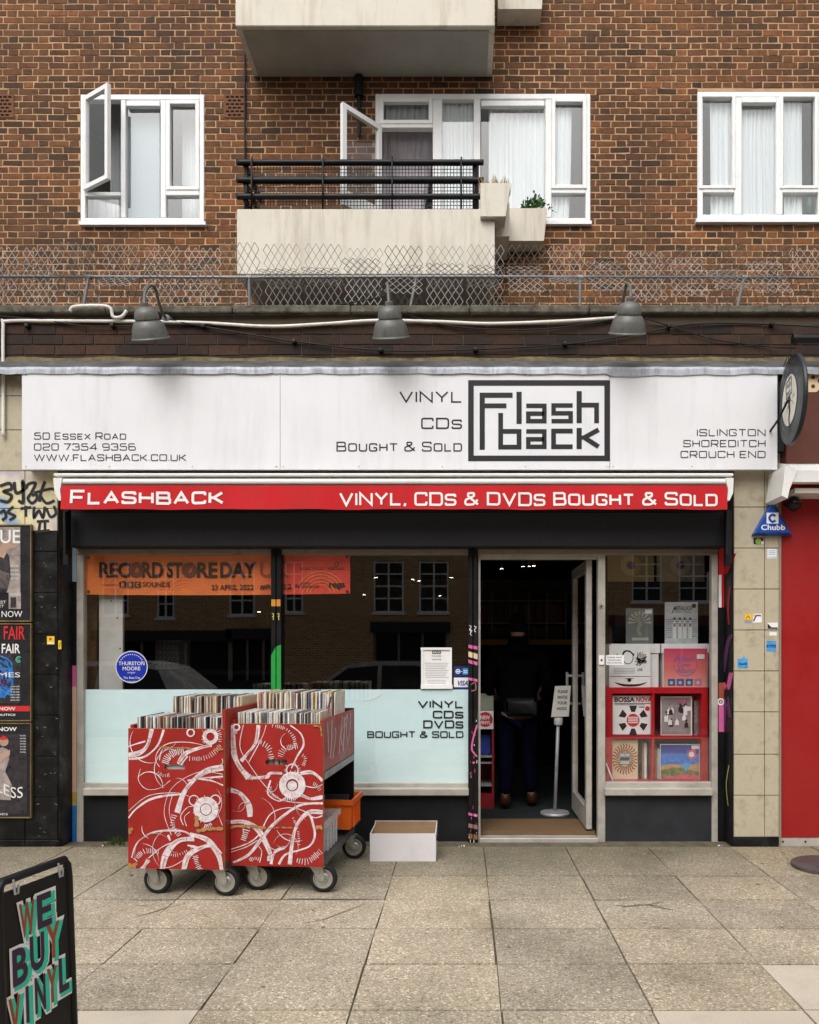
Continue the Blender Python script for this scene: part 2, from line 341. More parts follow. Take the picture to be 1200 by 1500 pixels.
# ------------------------------------------------------------------ ground
def pavemat():
    m, n, l, b = newmat('exposed_aggregate_paving'); g = n.new('ShaderNodeNewGeometry'); wp = g.outputs['Position']
    vo = n.new('ShaderNodeTexVoronoi'); vo.inputs['Scale'].default_value = 125; l.new(wp, vo.inputs['Vector'])
    sp = n.new('ShaderNodeSeparateColor'); l.new(vo.outputs['Color'], sp.inputs[0])
    r = ramp(n, [(0, (.13,.106,.078)), (.15, (.29,.242,.178)), (.5, (.385,.325,.243)), (.85, (.47,.40,.30)), (.97, (.76,.68,.55))]); l.new(sp.outputs[0], r.inputs[0])
    cem = noise(n, l, 60, 5, .7, wp); cm = ramp(n, [(.4, (0,)*3), (.7, (.75,)*3)]); l.new(cem.outputs[0], cm.inputs[0])
    c = mixc(n, l, cm.outputs[0], r.outputs[0], (.375,.325,.25))
    isl = ramp(n, [(0, (.86,.86,.86)), (.5, (1,1,.98)), (1, (1.10,1.07,1.02))]); l.new(g.outputs['Random Per Island'], isl.inputs[0]); c = mixc(n, l, 1.0, c, isl.outputs[0], 'MULTIPLY')
    st = noise(n, l, 1.1, 7, .65, wp); sr = ramp(n, [(.40, (1.06,)*3), (.72, (.56,.56,.53))]); l.new(st.outputs[0], sr.inputs[0]); c = mixc(n, l, 1.0, c, sr.outputs[0], 'MULTIPLY')
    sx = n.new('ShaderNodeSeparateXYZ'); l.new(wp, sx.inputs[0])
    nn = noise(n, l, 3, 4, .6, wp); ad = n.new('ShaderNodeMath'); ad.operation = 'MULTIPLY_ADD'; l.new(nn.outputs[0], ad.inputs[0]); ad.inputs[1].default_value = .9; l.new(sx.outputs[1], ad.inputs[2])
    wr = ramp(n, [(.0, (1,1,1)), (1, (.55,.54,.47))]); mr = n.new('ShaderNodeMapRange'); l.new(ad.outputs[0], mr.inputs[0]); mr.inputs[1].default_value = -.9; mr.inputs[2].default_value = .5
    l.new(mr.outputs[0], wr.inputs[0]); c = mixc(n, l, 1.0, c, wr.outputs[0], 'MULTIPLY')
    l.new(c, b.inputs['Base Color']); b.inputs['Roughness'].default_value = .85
    bp = n.new('ShaderNodeBump'); bp.inputs['Strength'].default_value = .6; bp.inputs['Distance'].default_value = .004
    l.new(vo.outputs['Distance'], bp.inputs['Height']); bp.invert = True; l.new(bp.outputs[0], b.inputs['Normal']); return m
m_pave = pavemat()
m_pale = M('pale_concrete_slab', (.58,.505,.41), .85, .12, 6, dirt=(.39,.335,.25), dscale=3, damt=.5, fine=.25, bump=.2)
m_joint = M('paving_joint', (.12,.10,.068), .95, .4, 12)
m_road = M('asphalt', (.05,.05,.052), .9, .2, 30, bump=.3)
pv = MB(); jb = MB()
rows = [0.0, -.79, -1.29, -1.78, -2.26, -2.74, -3.22, -3.7, -4.2, -4.7, -5.3, -5.9, -6.5, -7.05]
xs = [.16+.6*k for k in range(-16, 17)]
pale = {(18, 4), (18, 5), (17, 5), (13, 5)}
for j in range(len(rows)-1):
    for i in range(len(xs)-1):
        g = .0022+random.random()*.0026
        tz = [random.uniform(-.002, .002) for _ in range(4)]
        x0, x1, y1, y0 = xs[i]+g, xs[i+1]-g, rows[j]-g*1.9, rows[j+1]+g*1.9
        wob = lambda: random.uniform(-.004, .004)
        top = [(x0+wob(), y0+wob(), tz[0]), (x1+wob(), y0+wob(), tz[1]), (x1+wob(), y1+wob(), tz[2]), (x0+wob(), y1+wob(), tz[3])]
        low = [(a, b_, -.03) for a, b_, c in top]
        pv.add(top+low, [(0,1,2,3),(0,4,5,1),(1,5,6,2),(2,6,7,3),(3,7,4,0)], 1 if (i, j) in pale else 0)
pv.box(-9.4, 9.8, -7.25, -7.06, -.2, -.002, 1)
struct(pv.build('pavement', [m_pave, m_pale]))
jb.box(-9.4, 9.8, -7.06, 0.3, -.2, -.012); struct(jb.build('paving_bed', m_joint))
g = MB(); g.quad((-120,-200,-.16),(120,-200,-.16),(120,120,-.16),(-120,120,-.16)); struct(g.build('ground', m_road))
g = MB(); g.box(-40, 40, -19.9, -17.6, -.155, -.02); struct(g.build('far_pavement', m_pale))
g = MB()                                                     # cracks in two flags and flat pale spots of trodden gum
fg = lambda u, v, k=0: (u, v, .0025+k)
for pts, w in (([(.86,-1.40),(.95,-1.41),(1.03,-1.39),(1.12,-1.41)], .010), ([(1.03,-1.39),(1.10,-1.36),(1.16,-1.32)], .006), ([(1.04,-1.40),(1.12,-1.45),(1.18,-1.50)], .006), ([(-.86,-1.72),(-.7,-1.6),(-.55,-1.35)], .005), ([(-1.75,-1.6),(-1.68,-1.5),(-1.55,-1.34)], .006), ([(-1.9,-1.30),(-1.2,-1.295),(-.9,-1.285),(-.45,-1.28)], .012)):
    g.ribbon([(x+random.uniform(-.008,.008), y+random.uniform(-.008,.008)) for x, y in cr(pts, 5)], w, fg, 0, 0, taper=lambda t: .3+math.sin(t*3.14))
for _ in range(110):
    x, y, r = random.uniform(-2.6, 3), random.uniform(-2.9, -.15), random.uniform(.003, .015)
    g.poly([(x+r*random.uniform(.7,1.2)*math.cos(a), y+r*random.uniform(.6,1)*math.sin(a)) for a in [6.283*i/9 for i in range(9)]], fg, .001, random.choice((1,1,2)))
struct(g.build('paving_marks', [m_joint, plain('gum_spot', (.50,.45,.36), .8), plain('dark_spot', (.13,.11,.085), .8)]))

# ------------------------------------------------------------------ the block of flats behind
YW = 3.45
ap = thing('apartment_building', 'brown brick block of flats rising behind the shop roof, with white windows and cream balconies', 'building', (0, YW, 3.9))
def wallgrid(mb, x0, x1, z0, z1, y, openings, mi=0):
    X = sorted({x0, x1, *[o[0] for o in openings], *[o[1] for o in openings]}); Z = sorted({z0, z1, *[o[2] for o in openings], *[o[3] for o in openings]})
    for a, b in zip(X, X[1:]):
        for c, d in zip(Z, Z[1:]):
            mx, mz = (a+b)/2, (c+d)/2
            if any(o[0] < mx < o[1] and o[2] < mz < o[3] for o in openings): continue
            mb.quad((a,y,c),(b,y,c),(b,y,d),(a,y,d), mi)
def bricks(mb, x0, x1, z0, z1, y, openings, course=.075, L=.215, Hd=.1025, j=.012, proud=.007, flemish=True, jit=.0018):
    nz = int((z1-z0)/course)
    for c in range(nz):
        za = z0+c*course+j/2; zb = za+course-j; x = x0-random.uniform(0, .02)-((L+Hd)/2+j if c % 2 else 0); k = 0
        blocks = [(o[0]-.004, o[1]+.004) for o in openings if min(zb, o[3])-max(za, o[2]) > .02]
        while x < x1:
            w = (L if k % 2 == 0 else Hd) if flemish else L
            k += 1; a, b = max(x, x0), min(x+w, x1); x += w+j
            segs = [(a, b)]
            for p, q in blocks: segs = [s for u, v in segs for s in ((u, min(v, p)), (max(u, q), v)) if s[1]-s[0] > .02]
            for u, v in segs:
                if v-u < .03: continue
                r = lambda: random.gauss(0, jit)
                yy = y-proud-abs(random.gauss(0,.0015))
                pts = [(u+r(), yy, za+r()), (v+r(), yy, za+r()), (v+r(), yy, zb+r()), (u+r(), yy, zb+r())]
                bk = [(u-.003, y+.004, za-.003), (v+.003, y+.004, za-.003), (v+.003, y+.004, zb+.003), (u-.003, y+.004, zb+.003)]
                mb.add(pts+bk, [(0,1,2,3),(0,4,5,1),(1,5,6,2),(2,6,7,3),(3,7,4,0)])
def orect(px0, py0, px1, py1, y):
    a = P(px0, py1, y); b = P(px1, py0, y); return (a[0], b[0], a[2], b[2])
OPN = [orect(118,138,299,326,YW), orect(550,137,865,325,YW), orect(1022,134,1207,322,YW)]
dz = P(0, 404, YW)[2]
OPN_B = OPN[:2]+[OPN[2]]
# balcony doorway runs down to the balcony floor
DW = orect(550, 137, 640, 400, YW)
OPS = OPN+[DW]
b = MB(); wallgrid(b, -7.2, 6.2, 3.8, 11.0, YW, OPS); mw = b.build('wall', m_mortar, ap)
b = MB(); bricks(b, -7.2, 6.2, 3.8, 11.0, YW, OPS, j=.0165, proud=.003, jit=.0032); b.build('brickwork', m_brick, mw)
m_room = plain('flat_room_wall', (.55,.54,.51), .9)
def room(o):
    b = MB(); x0, x1, z0, z1 = o[0]-.25, o[1]+.25, o[2]-.5, o[3]+.12; y0, y1 = YW+.09, YW+2.6
    b.quad((x0,y1,z0),(x1,y1,z0),(x1,y1,z1),(x0,y1,z1)); b.quad((x0,y0,z0),(x0,y1,z0),(x0,y1,z1),(x0,y0,z1)); b.quad((x1,y0,z0),(x1,y1,z0),(x1,y1,z1),(x1,y0,z1))
    b.quad((x0,y0,z1),(x1,y0,z1),(x1,y1,z1),(x0,y1,z1)); b.quad((x0,y0,z0),(x1,y0,z0),(x1,y1,z0),(x0,y1,z0)); return b.build('room', m_room, ap)
room(OPN[0]); room((OPN[1][0], OPN[1][1], DW[2]+.4, OPN[1][3])); room(OPN[2])
yf = YW-.02
def bars(mb, lst, y0=yf, y1=YW+.06, c=.006):
    for i, q in enumerate(lst): mb.pbox(*q, y0-.0013*(i % 4), y1, 0, c)
def pane(px0, py0, px1, py1, parent, y=YW+.02, m=None):
    b = MB(); f = F(y); b.rect(px0, py0, px1, py1, f, 0); return b.build('pane', m or m_uglass, parent)
def casement_fr(mb, px0, py0, px1, py1, t=6, y0=YW-.035, y1=YW+.03):
    for q in ((px0,py0,px0+t,py1),(px1-t,py0,px1,py1),(px0+t,py0,px1-t,py0+t),(px0+t,py1-t,px1-t,py1)): mb.pbox(*q, y0, y1, 0, .006)
def curtain(px0, px1, py0, py1, y, label, m, folds=9, gather=0, amp=.02, group=None):
    b = MB(); n = folds*8; f = F(y); rowsn = 6; vs = []
    for r_ in range(rowsn+1):
        t = r_/rowsn
        for i in range(n+1):
            u = i/n; sh = gather*t*t
            pu = px0+(px1-px0)*(u*(1-sh) if gather >= 0 else 1-(1-u)*(1+sh))
            dd = amp*math.sin(u*folds*6.283+math.sin(u*17+t*1.4)*1.1)*(.6+.5*t)+amp*.6*math.sin(u*folds*2.7*6.283+t)
            vs.append(f(pu, py0+(py1-py0)*t, dd))
    b.add(vs, [(r_*(n+1)+i, r_*(n+1)+i+1, (r_+1)*(n+1)+i+1, (r_+1)*(n+1)+i) for r_ in range(rowsn) for i in range(n)])
    return tag(b.build('curtain', m, None, True), label, 'curtain', group)
def clothmat(name, col):
    m, n, l, b = newmat(name); b.inputs['Base Color'].default_value = (*col, 1); b.inputs['Roughness'].default_value = .9
    t = n.new('ShaderNodeBsdfTranslucent'); t.inputs[0].default_value = (*col, 1); mx = n.new('ShaderNodeMixShader'); mx.inputs[0].default_value = .2
    l.new(b.outputs[0], mx.inputs[1]); l.new(t.outputs[0], mx.inputs[2]); l.new(mx.outputs[0], n['Material Output'].inputs[0]); return m
m_net = clothmat('white_net', (.90,.92,.92)); m_netp = clothmat('lilac_net', (.82,.76,.82)); m_netg = clothmat('grey_net', (.5,.52,.52)); m_tan = clothmat('tan_curtain', (.55,.45,.33))

# window with the open casement
b = MB(); bars(b, [(118,138,125,326),(292,138,299,326),(125,138,292,146),(125,319,292,326),(177,146,184,319),(235,146,243,319),(125,281,177,287),(243,276,292,286)])
b.pbox(116,324,301,329, YW-.06, YW+.02)
w1 = b.build('window', m_upvc, ap)
b = MB(); casement_fr(b, 243,146,292,278); b.build('casement', m_upvc, w1)
b = MB(); b.pbox(185,147,234,155, YW-.045, YW+.02, 0, .004); b.build('trickle_vent', m_upvc, w1)
pane(185,156,234,319, w1); pane(249,152,287,272, w1); pane(243,287,292,319, w1); pane(125,287,177,319, w1)
hx = P(127, 0, yf)[0]; zt, zb_ = P(0,145,yf)[2], P(0,281,yf)[2]; ang = R(-32); cw = .45
def leafpt(u, z, k=0): return (hx+math.cos(ang)*u-math.sin(ang)*-k*-1, yf+math.sin(ang)*u-math.cos(ang)*k, z)
def leaf(frame_parent, hx, y0, ang, width, z0, z1, t=.05, th=.045, name='casement', kick=0):
    d = Vector((math.cos(ang), math.sin(ang), 0)); nr = Vector((math.sin(ang), -math.cos(ang), 0))*th; b = MB(); o = Vector((hx, y0, 0))
    q = lambda u, z: o+d*u+Vector((0,0,z))
    for u0, u1, a, c in ((0,t,z0,z1),(width-t,width,z0,z1),(t,width-t,z0,z0+t+kick),(t,width-t,z1-t,z1)):
        b.prism([q(u0,a), q(u1,a), q(u1,c), q(u0,c)], nr)
    lf = b.build(name, m_upvc, frame_parent)
    b = MB(); h = nr*.5; b.quad(q(t,z0+t+kick)+h, q(width-t,z0+t+kick)+h, q(width-t,z1-t)+h, q(t,z1-t)+h); b.build('pane', m_uglass, frame_parent)
    return lf
leaf(w1, hx, yf, ang, .45, zb_, zt)
b = MB(); b.pbox(184,157,235,320, YW+.12, YW+.15); tag(b.build('roller_blind', M('pale_blind', (.30,.36,.39), .8, .05, 2)), 'pale blue grey blind filling the middle pane of the window with the open casement', 'blind')
curtain(268, 292, 147, 322, YW+.3, 'narrow white curtain at the right side of the window with the open casement', m_net, 4)
curtain(125, 174, 287, 322, YW+.28, 'short white net across the lower left pane of the window with the open casement', m_net, 5)
curtain(163, 178, 150, 300, YW+.35, 'white curtain edge seen behind the open casement', m_netg, 3)
# wide window with the balcony door
b = MB(); bars(b, [(550,137,557,330),(858,137,865,325),(557,137,858,145),(640,319,858,325),(634,145,648,330),(694,145,704,319),(799,145,808,319),(557,180,634,187),(808,274,858,283)])
b.pbox(640,323,867,328, YW-.06, YW+.02)
w2 = b.build('window', m_upvc, ap)
b = MB(); casement_fr(b, 556,143,634,181, 6); b.build('casement', m_upvc, w2); b = MB(); casement_fr(b, 808,143,860,276, 6); b.build('casement', m_upvc, w2)
b = MB(); b.pbox(705,147,798,155, YW-.045, YW+.02, 0, .004); b.build('trickle_vent', m_upvc, w2)
for q in ((562,149,628,176),(648,145,694,319),(705,156,799,319),(814,149,854,271),(808,283,858,319)): pane(*q, w2)
zt, zb_ = P(0,187,yf)[2], P(0,330,yf)[2]
leaf(w2, P(556,0,yf)[0], yf, R(-133), .57, zb_, zt, .055, -.045, 'balcony_door', .12)
curtain(566, 628, 150, 178, YW+.07, 'short grey net behind the small light over the balcony door', m_netg, 7)
curtain(561, 634, 192, 330, YW+.35, 'lilac net curtain hanging in the open balcony doorway', m_netp, 7, .25)
curtain(648, 695, 147, 322, YW+.07, 'white net curtain in the tall pane next to the balcony door', m_net, 7)
curtain(716, 800, 158, 322, YW+.07, 'broad white net curtain in the widest pane behind the planters', m_net, 10)
curtain(808, 838, 152, 322, YW+.07, 'white net curtain drawn to the left of the pane beyond the planters', m_net, 4, .15)
# right window
b = MB(); bars(b, [(1022,134,1030,322),(1199,134,1207,322),(1030,134,1199,142),(1030,314,1199,322),(1076,142,1087,314),(1137,142,1147,314),(1030,272,1076,282),(1147,272,1199,282)])
b.pbox(1020,320,1209,325, YW-.06, YW+.02)
w3 = b.build('window', m_upvc, ap)
b = MB(); casement_fr(b, 1024,137,1078,276, 5); b.build('casement', m_upvc, w3); b = MB(); casement_fr(b, 1143,137,1199,276, 5); b.build('casement', m_upvc, w3)
b = MB(); b.pbox(1087,142,1137,150, YW-.045, YW+.02, 0, .004); b.build('trickle_vent', m_upvc, w3)
for q in ((1030,142,1076,271),(1087,151,1137,314),(1147,142,1194,271),(1030,282,1076,314),(1147,282,1199,314)): pane(*q, w3)
curtain(1040, 1078, 144, 320, YW+.07, 'white net curtain in the left pane of the right hand window', m_net, 5)
curtain(1086, 1138, 150, 320, YW+.07, 'full white net curtain in the middle pane of the right hand window', m_net, 8)
curtain(1147, 1176, 144, 320, YW+.07, 'white net curtain in the right pane of the right hand window', m_net, 4)
b = MB(); c = P(1186, 314, YW+.22); b.lathe([(0,.0),(.04,0),(.04,.12),(.015,.17),(.015,.20),(0,.2)], (c[0], c[1], c[2]), n=14); tag(b.build('bottle', plain('green_bottle', (.08,.25,.12), .3), None, True), 'green bottle on the sill of the right hand window', 'bottle')
# air bricks
for px in ((-12,20),(328,358)):
    b = MB(); b.pbox(px[0],138,px[1],172, YW-.012, YW+.01)
    for r_ in range(6):
        for c_ in range(4):
            u = px[0]+3+c_*7+(3 if r_ % 2 else 0); 
            if u+5 < px[1]: b.pbox(u, 140.5+r_*5.3, u+5, 143+r_*5.3, YW-.0135, YW-.011, 1)
    b.build('air_brick', [plain('terracotta', (.17,.075,.04), .9), m_dark], ap)
b = MB(); b.tube([P(359,60,YW-.03), P(359,245,YW-.03), P(359,330,YW-.03)], .012); b.build('downpipe', m_iron, ap)
b = MB(); b.tube([P(526,112,YW-.06), P(526,142,YW-.06)], .05, 12); b.tube([P(526,140,YW-.06), P(526,200,YW-.05)], .022, 10); b.build('drain_pipe', m_iron, ap)
# balconies
YB = 2.68
def balcony(px0, px1, ztop, zbot, soff, name='balcony'):
    x0, x1 = P(px0,0,YB)[0], P(px1,0,YB)[0]; b = MB(); t = .11
    b.cbox(x0, x1, YB, YB+t, zbot, ztop, .008); b.box(x0+.002, x0+t, YB+t, YW-.004, zbot, ztop-.003); b.box(x1-t, x1-.002, YB+t, YW-.004, zbot, ztop-.003)
    o = b.build(name, m_render, ap)
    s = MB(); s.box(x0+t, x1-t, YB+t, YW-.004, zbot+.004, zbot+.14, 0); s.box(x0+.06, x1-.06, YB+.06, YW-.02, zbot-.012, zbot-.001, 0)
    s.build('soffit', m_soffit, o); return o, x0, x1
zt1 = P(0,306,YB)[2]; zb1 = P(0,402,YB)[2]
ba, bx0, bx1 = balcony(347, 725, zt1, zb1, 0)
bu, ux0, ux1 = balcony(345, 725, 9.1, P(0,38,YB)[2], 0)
# railing on the lower balcony
b = MB(); xr0, xr1 = P(357,0,YB+.04)[0], P(698,0,YB+.04)[0]; yr = YB+.05
for py in (238, 264, 288):
    z = P(0,py,yr)[2]; b.tube(cr([(xr0,YW-.03,z),(xr0,yr+.08,z),(xr0+.03,yr+.01,z),(xr0+.12,yr,z),(xr1-.12,yr,z),(xr1-.03,yr+.01,z),(xr1,yr+.08,z),(xr1,YW-.03,z)], 5), .030, 10)
for px in (370, 474, 575, 676):
    x = P(px,0,yr)[0]; b.box(x-.008, x+.008, yr-.045, yr-.027, zt1-.02, P(0,233,yr)[2])
for x, y in ((xr0+.02,yr+.03),(xr1-.02,yr+.03)): b.tube([(x,y,zt1-.01),(x,y,P(0,238,yr)[2])], .022, 10)
rl = b.build('railing', m_iron, ba, True)
b = MB(); za, zc = zt1+.004, P(0,240,yr)[2]; n = 72
for i in range(n+1):
    x = xr0+(xr1-xr0)*i/n; b.box(x-.0034, x+.0034, yr+.028, yr+.031, za, zc)
for i in range(14):
    z = za+(zc-za)*i/13; b.box(xr0, xr1, yr+.031, yr+.034, z-.0034, z+.0034)
b.build('wire_mesh', m_iron, ba)
# planters at the balcony end
m_soil = plain('potting_soil', (.04,.03,.02), .95)
def planter(px0, px1, qx0, qx1, pyt, pyb, y0, dep, label):
    a, bq = P(px0,pyt,y0), P(px1,pyt,y0); c, d = P(qx0,pyb,y0), P(qx1,pyb,y0); t = .03; m = MB()
    th = thing('planter', label, 'planter', ((a[0]+bq[0])/2, y0+dep/2, c[2]), 'cream concrete planters by the balcony')
    T = [(a[0],y0,a[2]),(bq[0],y0,a[2]),(bq[0],y0+dep,a[2]),(a[0],y0+dep,a[2])]; B = [(c[0],y0+.01,c[2]),(d[0],y0+.01,c[2]),(d[0],y0+dep-.01,c[2]),(c[0],y0+dep-.01,c[2])]
    I = [(a[0]+t,y0+t,a[2]),(bq[0]-t,y0+t,a[2]),(bq[0]-t,y0+dep-t,a[2]),(a[0]+t,y0+dep-t,a[2])]; J = [(x,y,z-.03) for x, y, z in I]
    m.add(T+B+I+J, [(0,1,5,4),(1,2,6,5),(2,3,7,6),(3,0,4,7),(4,5,6,7)]+[(i,(i+1)%4,8+(i+1)%4,8+i) for i in range(4)]+[(8+i,8+(i+1)%4,12+(i+1)%4,12+i) for i in range(4)])
    m.build('trough', m_render, th); s = MB(); s.quad(*[(x,y,z+.012) for x, y, z in J]); s.build('soil', m_soil, th); return th, a, bq
pA, a1, a2 = planter(704,748,704,741,268,316, 2.60, .26, 'upper cream concrete trough of dry grass hanging at the balcony rail end')
pB, b1, b2 = planter(741,802,741,797,305,352, 3.18, .27, 'lower cream concrete trough of green succulents fixed to the wall beside the balcony')
pC, c1, c2 = planter(727,797,730,794,-40,12, 3.18, .27, 'cream concrete trough at the top edge of the picture beside the upper balcony')
b = MB(); b.box(P(726,0,2.75)[0]+.004, P(745,0,3.1)[0], 2.9, YW-.01, P(0,366,3.2)[2], P(0,318,3.2)[2]); b.build('planter_bracket', m_render, ba)
for o, y0 in ((pA, 2.6),):
    b = MB()
    for i in range(160):
        x = random.uniform(a1[0]+.0, a2[0]-.0); y = random.uniform(2.63, 2.83); h = random.uniform(.03, .11); dx, dy = random.uniform(-.06,.06), random.uniform(-.08,.03)
        b.add([(x-.007,y,a1[2]-.02),(x+.007,y,a1[2]-.02),(x+dx,y+dy,a1[2]+h)], [(0,1,2)])
    tag(b.build('dry_grass', M('dry_grass', (.42,.32,.13), .8, .3, 30)), 'straw coloured dry grass growing in the upper cream trough', 'plant')
b = MB()
for i in range(230):
    cx = random.gauss(P(783,0,3.3)[0], .07); cy = 3.3+random.uniform(-.08,.08); cz = b1[2]+random.uniform(0, .2)*(1-abs(cx-P(783,0,3.3)[0])/.25); d = Vector((random.uniform(-1,1), random.uniform(-1,1), random.uniform(-.1,1))).normalized()*random.uniform(.035,.06)
    sd = d.cross(Vector((.3,.5,1))).normalized()*random.uniform(.009,.016); p = Vector((cx,cy,max(cz, b1[2]-.01)))
    b.add([p, p+d*.5+sd, p+d, p+d*.5-sd+Vector((0,0,.004))], [(0,1,2,3)])
for i in range(9):
    x = random.uniform(b1[0]+.05, b2[0]-.03); b.tube([(x,3.3,b1[2]-.02),(x+random.uniform(-.03,.03),3.28,b1[2]+random.uniform(.08,.2))], .006, 5)
tag(b.build('succulent', M('succulent_leaf', (.06,.15,.03), .5, .4, 25)), 'bushy green succulent growing in the lower cream trough', 'plant')

# ------------------------------------------------------------------ the shop
sh = thing('shop_building', 'single storey shop front with white sign board, dark brick parapet and beige tiled piers', 'building', (0, 0, 0))
XL, XR, XPL, XPR = -4.3, 3.6, P(85,0)[0], P(1075,0)[0]
ZP = P(0,462)[2]; ZF = P(0,531)[2]
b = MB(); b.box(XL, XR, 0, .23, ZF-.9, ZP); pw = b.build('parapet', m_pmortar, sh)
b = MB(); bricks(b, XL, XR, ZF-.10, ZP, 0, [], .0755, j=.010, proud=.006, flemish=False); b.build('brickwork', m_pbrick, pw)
b = MB(); x = XL
while x < XR:
    x2 = min(XR, x+random.uniform(.85,.95)); b.cbox(x+.003, x2-.003, -.05, .27, ZP+.001, P(0,447,-.05)[2]+random.uniform(-.003,.003), .007); x = x2
b.build('coping', m_coping, sh)
b = MB(); zr = 3.82; b.quad((XL,.2,zr),(XR,.2,zr),(XR,YW,zr),(XL,YW,zr)); b.build('roof', M('roof_felt', (.06,.06,.06), .9, .2, 5), sh)
# lead flashing: rolled apron in overlapping lengths
b = MB(); jn = [-60, 116, 395, 632, 893, 1140, 1320]
for i in range(len(jn)-1):
    n = 26; vs = []; lift = .004*(i % 2)
    for c_ in range(n+1):
        px = jn[i]+(jn[i+1]-jn[i]+4)*c_/n; e = math.sin(px*.09)*1.2+random.uniform(-.8,.8); sg = 0 if px < 893 else (4-4*(px-893)/250 if px < 1140 else 0)
        for py, y in ((527,.0),(529,-.03),(533+e*.2,-.095),(537.5+e*.3,-.130),(541+e*.4,-.138),(547.5+e*.6+sg,-.139)):
            q = P(px, py, y-lift); vs.append(q if y < 0 else (q[0], .004, q[2]))
    for k in range(5): b.add([v for c_ in range(n+1) for v in vs[c_*6+k:c_*6+k+2]], [(2*c_, 2*c_+1, 2*c_+3, 2*c_+2) for c_ in range(n)], 1 if k < 3 else 0)
b.build('flashing', [m_lead, M('old_lead', (.085,.085,.085), .6, .4, 9, bump=.4, dirt=(.03,.03,.028), dscale=8, damt=.9)], sh)
b = MB(); vs = []                                         # ragged mortar fillet over the lead
n = 220
for i in range(n+1):
    px = -60+1360*i/n; e = random.uniform(0, 1)+math.sin(px*.05)*1.6; vs += [P(px, 524-e*.7, -.010), P(px, 530, -.03)]
b.add(vs, [(2*i, 2*i+1, 2*i+3, 2*i+2) for i in range(n)]); b.build('mortar_fillet', M('mossy_mortar', (.15,.12,.06), .95, .5, 14, bump=.5, dirt=(.03,.026,.016), dscale=9, damt=1), sh)
# piers
def tiles(mb, x0s, zs, y, m_of, j=.0022, dep=.02):
    for a, c in zip(x0s, x0s[1:]):
        for d, e in zip(zs, zs[1:]): mb.cbox(a+j, c-j, y-.004+random.uniform(-.0008,.0008), y+dep, d+j, e-j, .0025, m_of((a+c)/2, (d+e)/2))
zt = [P(0,v)[2] for v in (1226,1165,1105,1043,983,923,863,803,743,683,623,563,535)]
b = MB(); b.box(XPR+.002, P(1143,0)[0], .012, .40, 0, ZF-.01); rp = b.build('pier', m_grout, sh)
b = MB(); tiles(b, [XPR, P(1120,0)[0], P(1143,0)[0]], zt, 0, lambda x, z: 0); b.build('tiles', m_tile, rp)
b = MB(); b.pbox(1075,1226,1141,1242, -.008, .012, 0, .003); b.build('plinth', m_btile, rp)
m_graf = newmat('spray_painted_tile')
def graffiti():
    m, n, l, bs = m_graf; wp = wpos(n)
    a = noise(n, l, 2.6, 2, .4, wp); r = ramp(n, [(.34, (.30,.42,.55)), (.40, (.66,.56,.28)), (.50, (.68,.62,.42)), (.58, (.62,.55,.50)), (.66, (.40,.31,.48))]); l.new(a.outputs[0], r.inputs[0])
    d = noise(n, l, 9, 6, .7, wp); dr = ramp(n, [(.4, (.75,)*3), (.6, (1,)*3)]); l.new(d.outputs[0], dr.inputs[0])
    l.new(mixc(n, l, 1.0, r.outputs[0], dr.outputs[0], 'MULTIPLY'), bs.inputs['Base Color']); bs.inputs['Roughness'].default_value = .45; return m
m_gr = graffiti()
zl = [P(0,v)[2] for v in (1243,1230,1168,1108,1048,988,929,868,808,778,745,690,630,580,535)]
b = MB(); b.box(XL, XPL-.002, .012, .40, 0, ZF-.01); lp_ = b.build('pier', m_grout, sh)
b = MB(); xl = [P(v,0)[0] for v in (-160,-105,-60,-15,37,85)]
tiles(b, xl, zl, 0, lambda x, z: 0 if z < P(0,778)[2] else (1 if z < P(0,690)[2] else 2)); b.build('tiles', [m_btile, m_gr, m_tile], lp_)
# black tag on the left pier
b = MB(); f = F(-.006)
for pts, w in (([(0,712),(14,708),(17,716),(6,720),(17,726),(12,735),(0,733)],3.6), ([(21,706),(24,722),(36,716),(33,706),(34,735),(27,733)],3.6), ([(38,716),(42,709),(52,708),(46,722),(41,730),(47,737),(54,731),(53,724),(47,726)],3.4), ([(66,705),(60,722),(58,735)],3.4), ([(50,722),(75,716),(82,720)],3.2), ([(58,724),(68,737),(80,733)],3.2), ([(0,752),(6,748),(9,757),(3,762)],3.4), ([(20,742),(12,750),(22,756),(14,762)],3.2), ([(38,741),(38,757)],3.2), ([(30,745),(46,743)],3), ([(50,742),(50,758),(57,748),(63,758),(66,742)],3.2), ([(68,744),(74,757),(82,752),(79,741)],3), ([(54,764),(72,763)],3), ([(59,764),(57,778)],3), ([(66,764),(66,778)],3), ([(52,779),(73,777)],3)):
    b.ribbon(cr(pts, 6), w*1.3, f, .0008+.0003*random.random())
b.build('graffiti_tag', m_ink, lp_)
b = MB(); f = F(-.006)
for i in range(34):
    u, v = random.uniform(46, 84), random.uniform(785, 1235); a = random.uniform(-.6,.6); L = random.uniform(1,5)
    b.ribbon([(u,v),(u+L*math.cos(a),v+L*math.sin(a))], random.uniform(.4,1.1), f, .0006)
b.build('paint_chips', plain('chip_grey', (.16,.16,.15), .8), lp_)
b = MB(); b.box(XPL-.001, XPL+.004, .015, .26, 0, P(0,801)[2]); lrv = b.build('reveal', M('smoky_black', (.008,.008,.009), .5, .4, 4, dirt=(.12,.12,.13), dscale=5, damt=.6), sh)
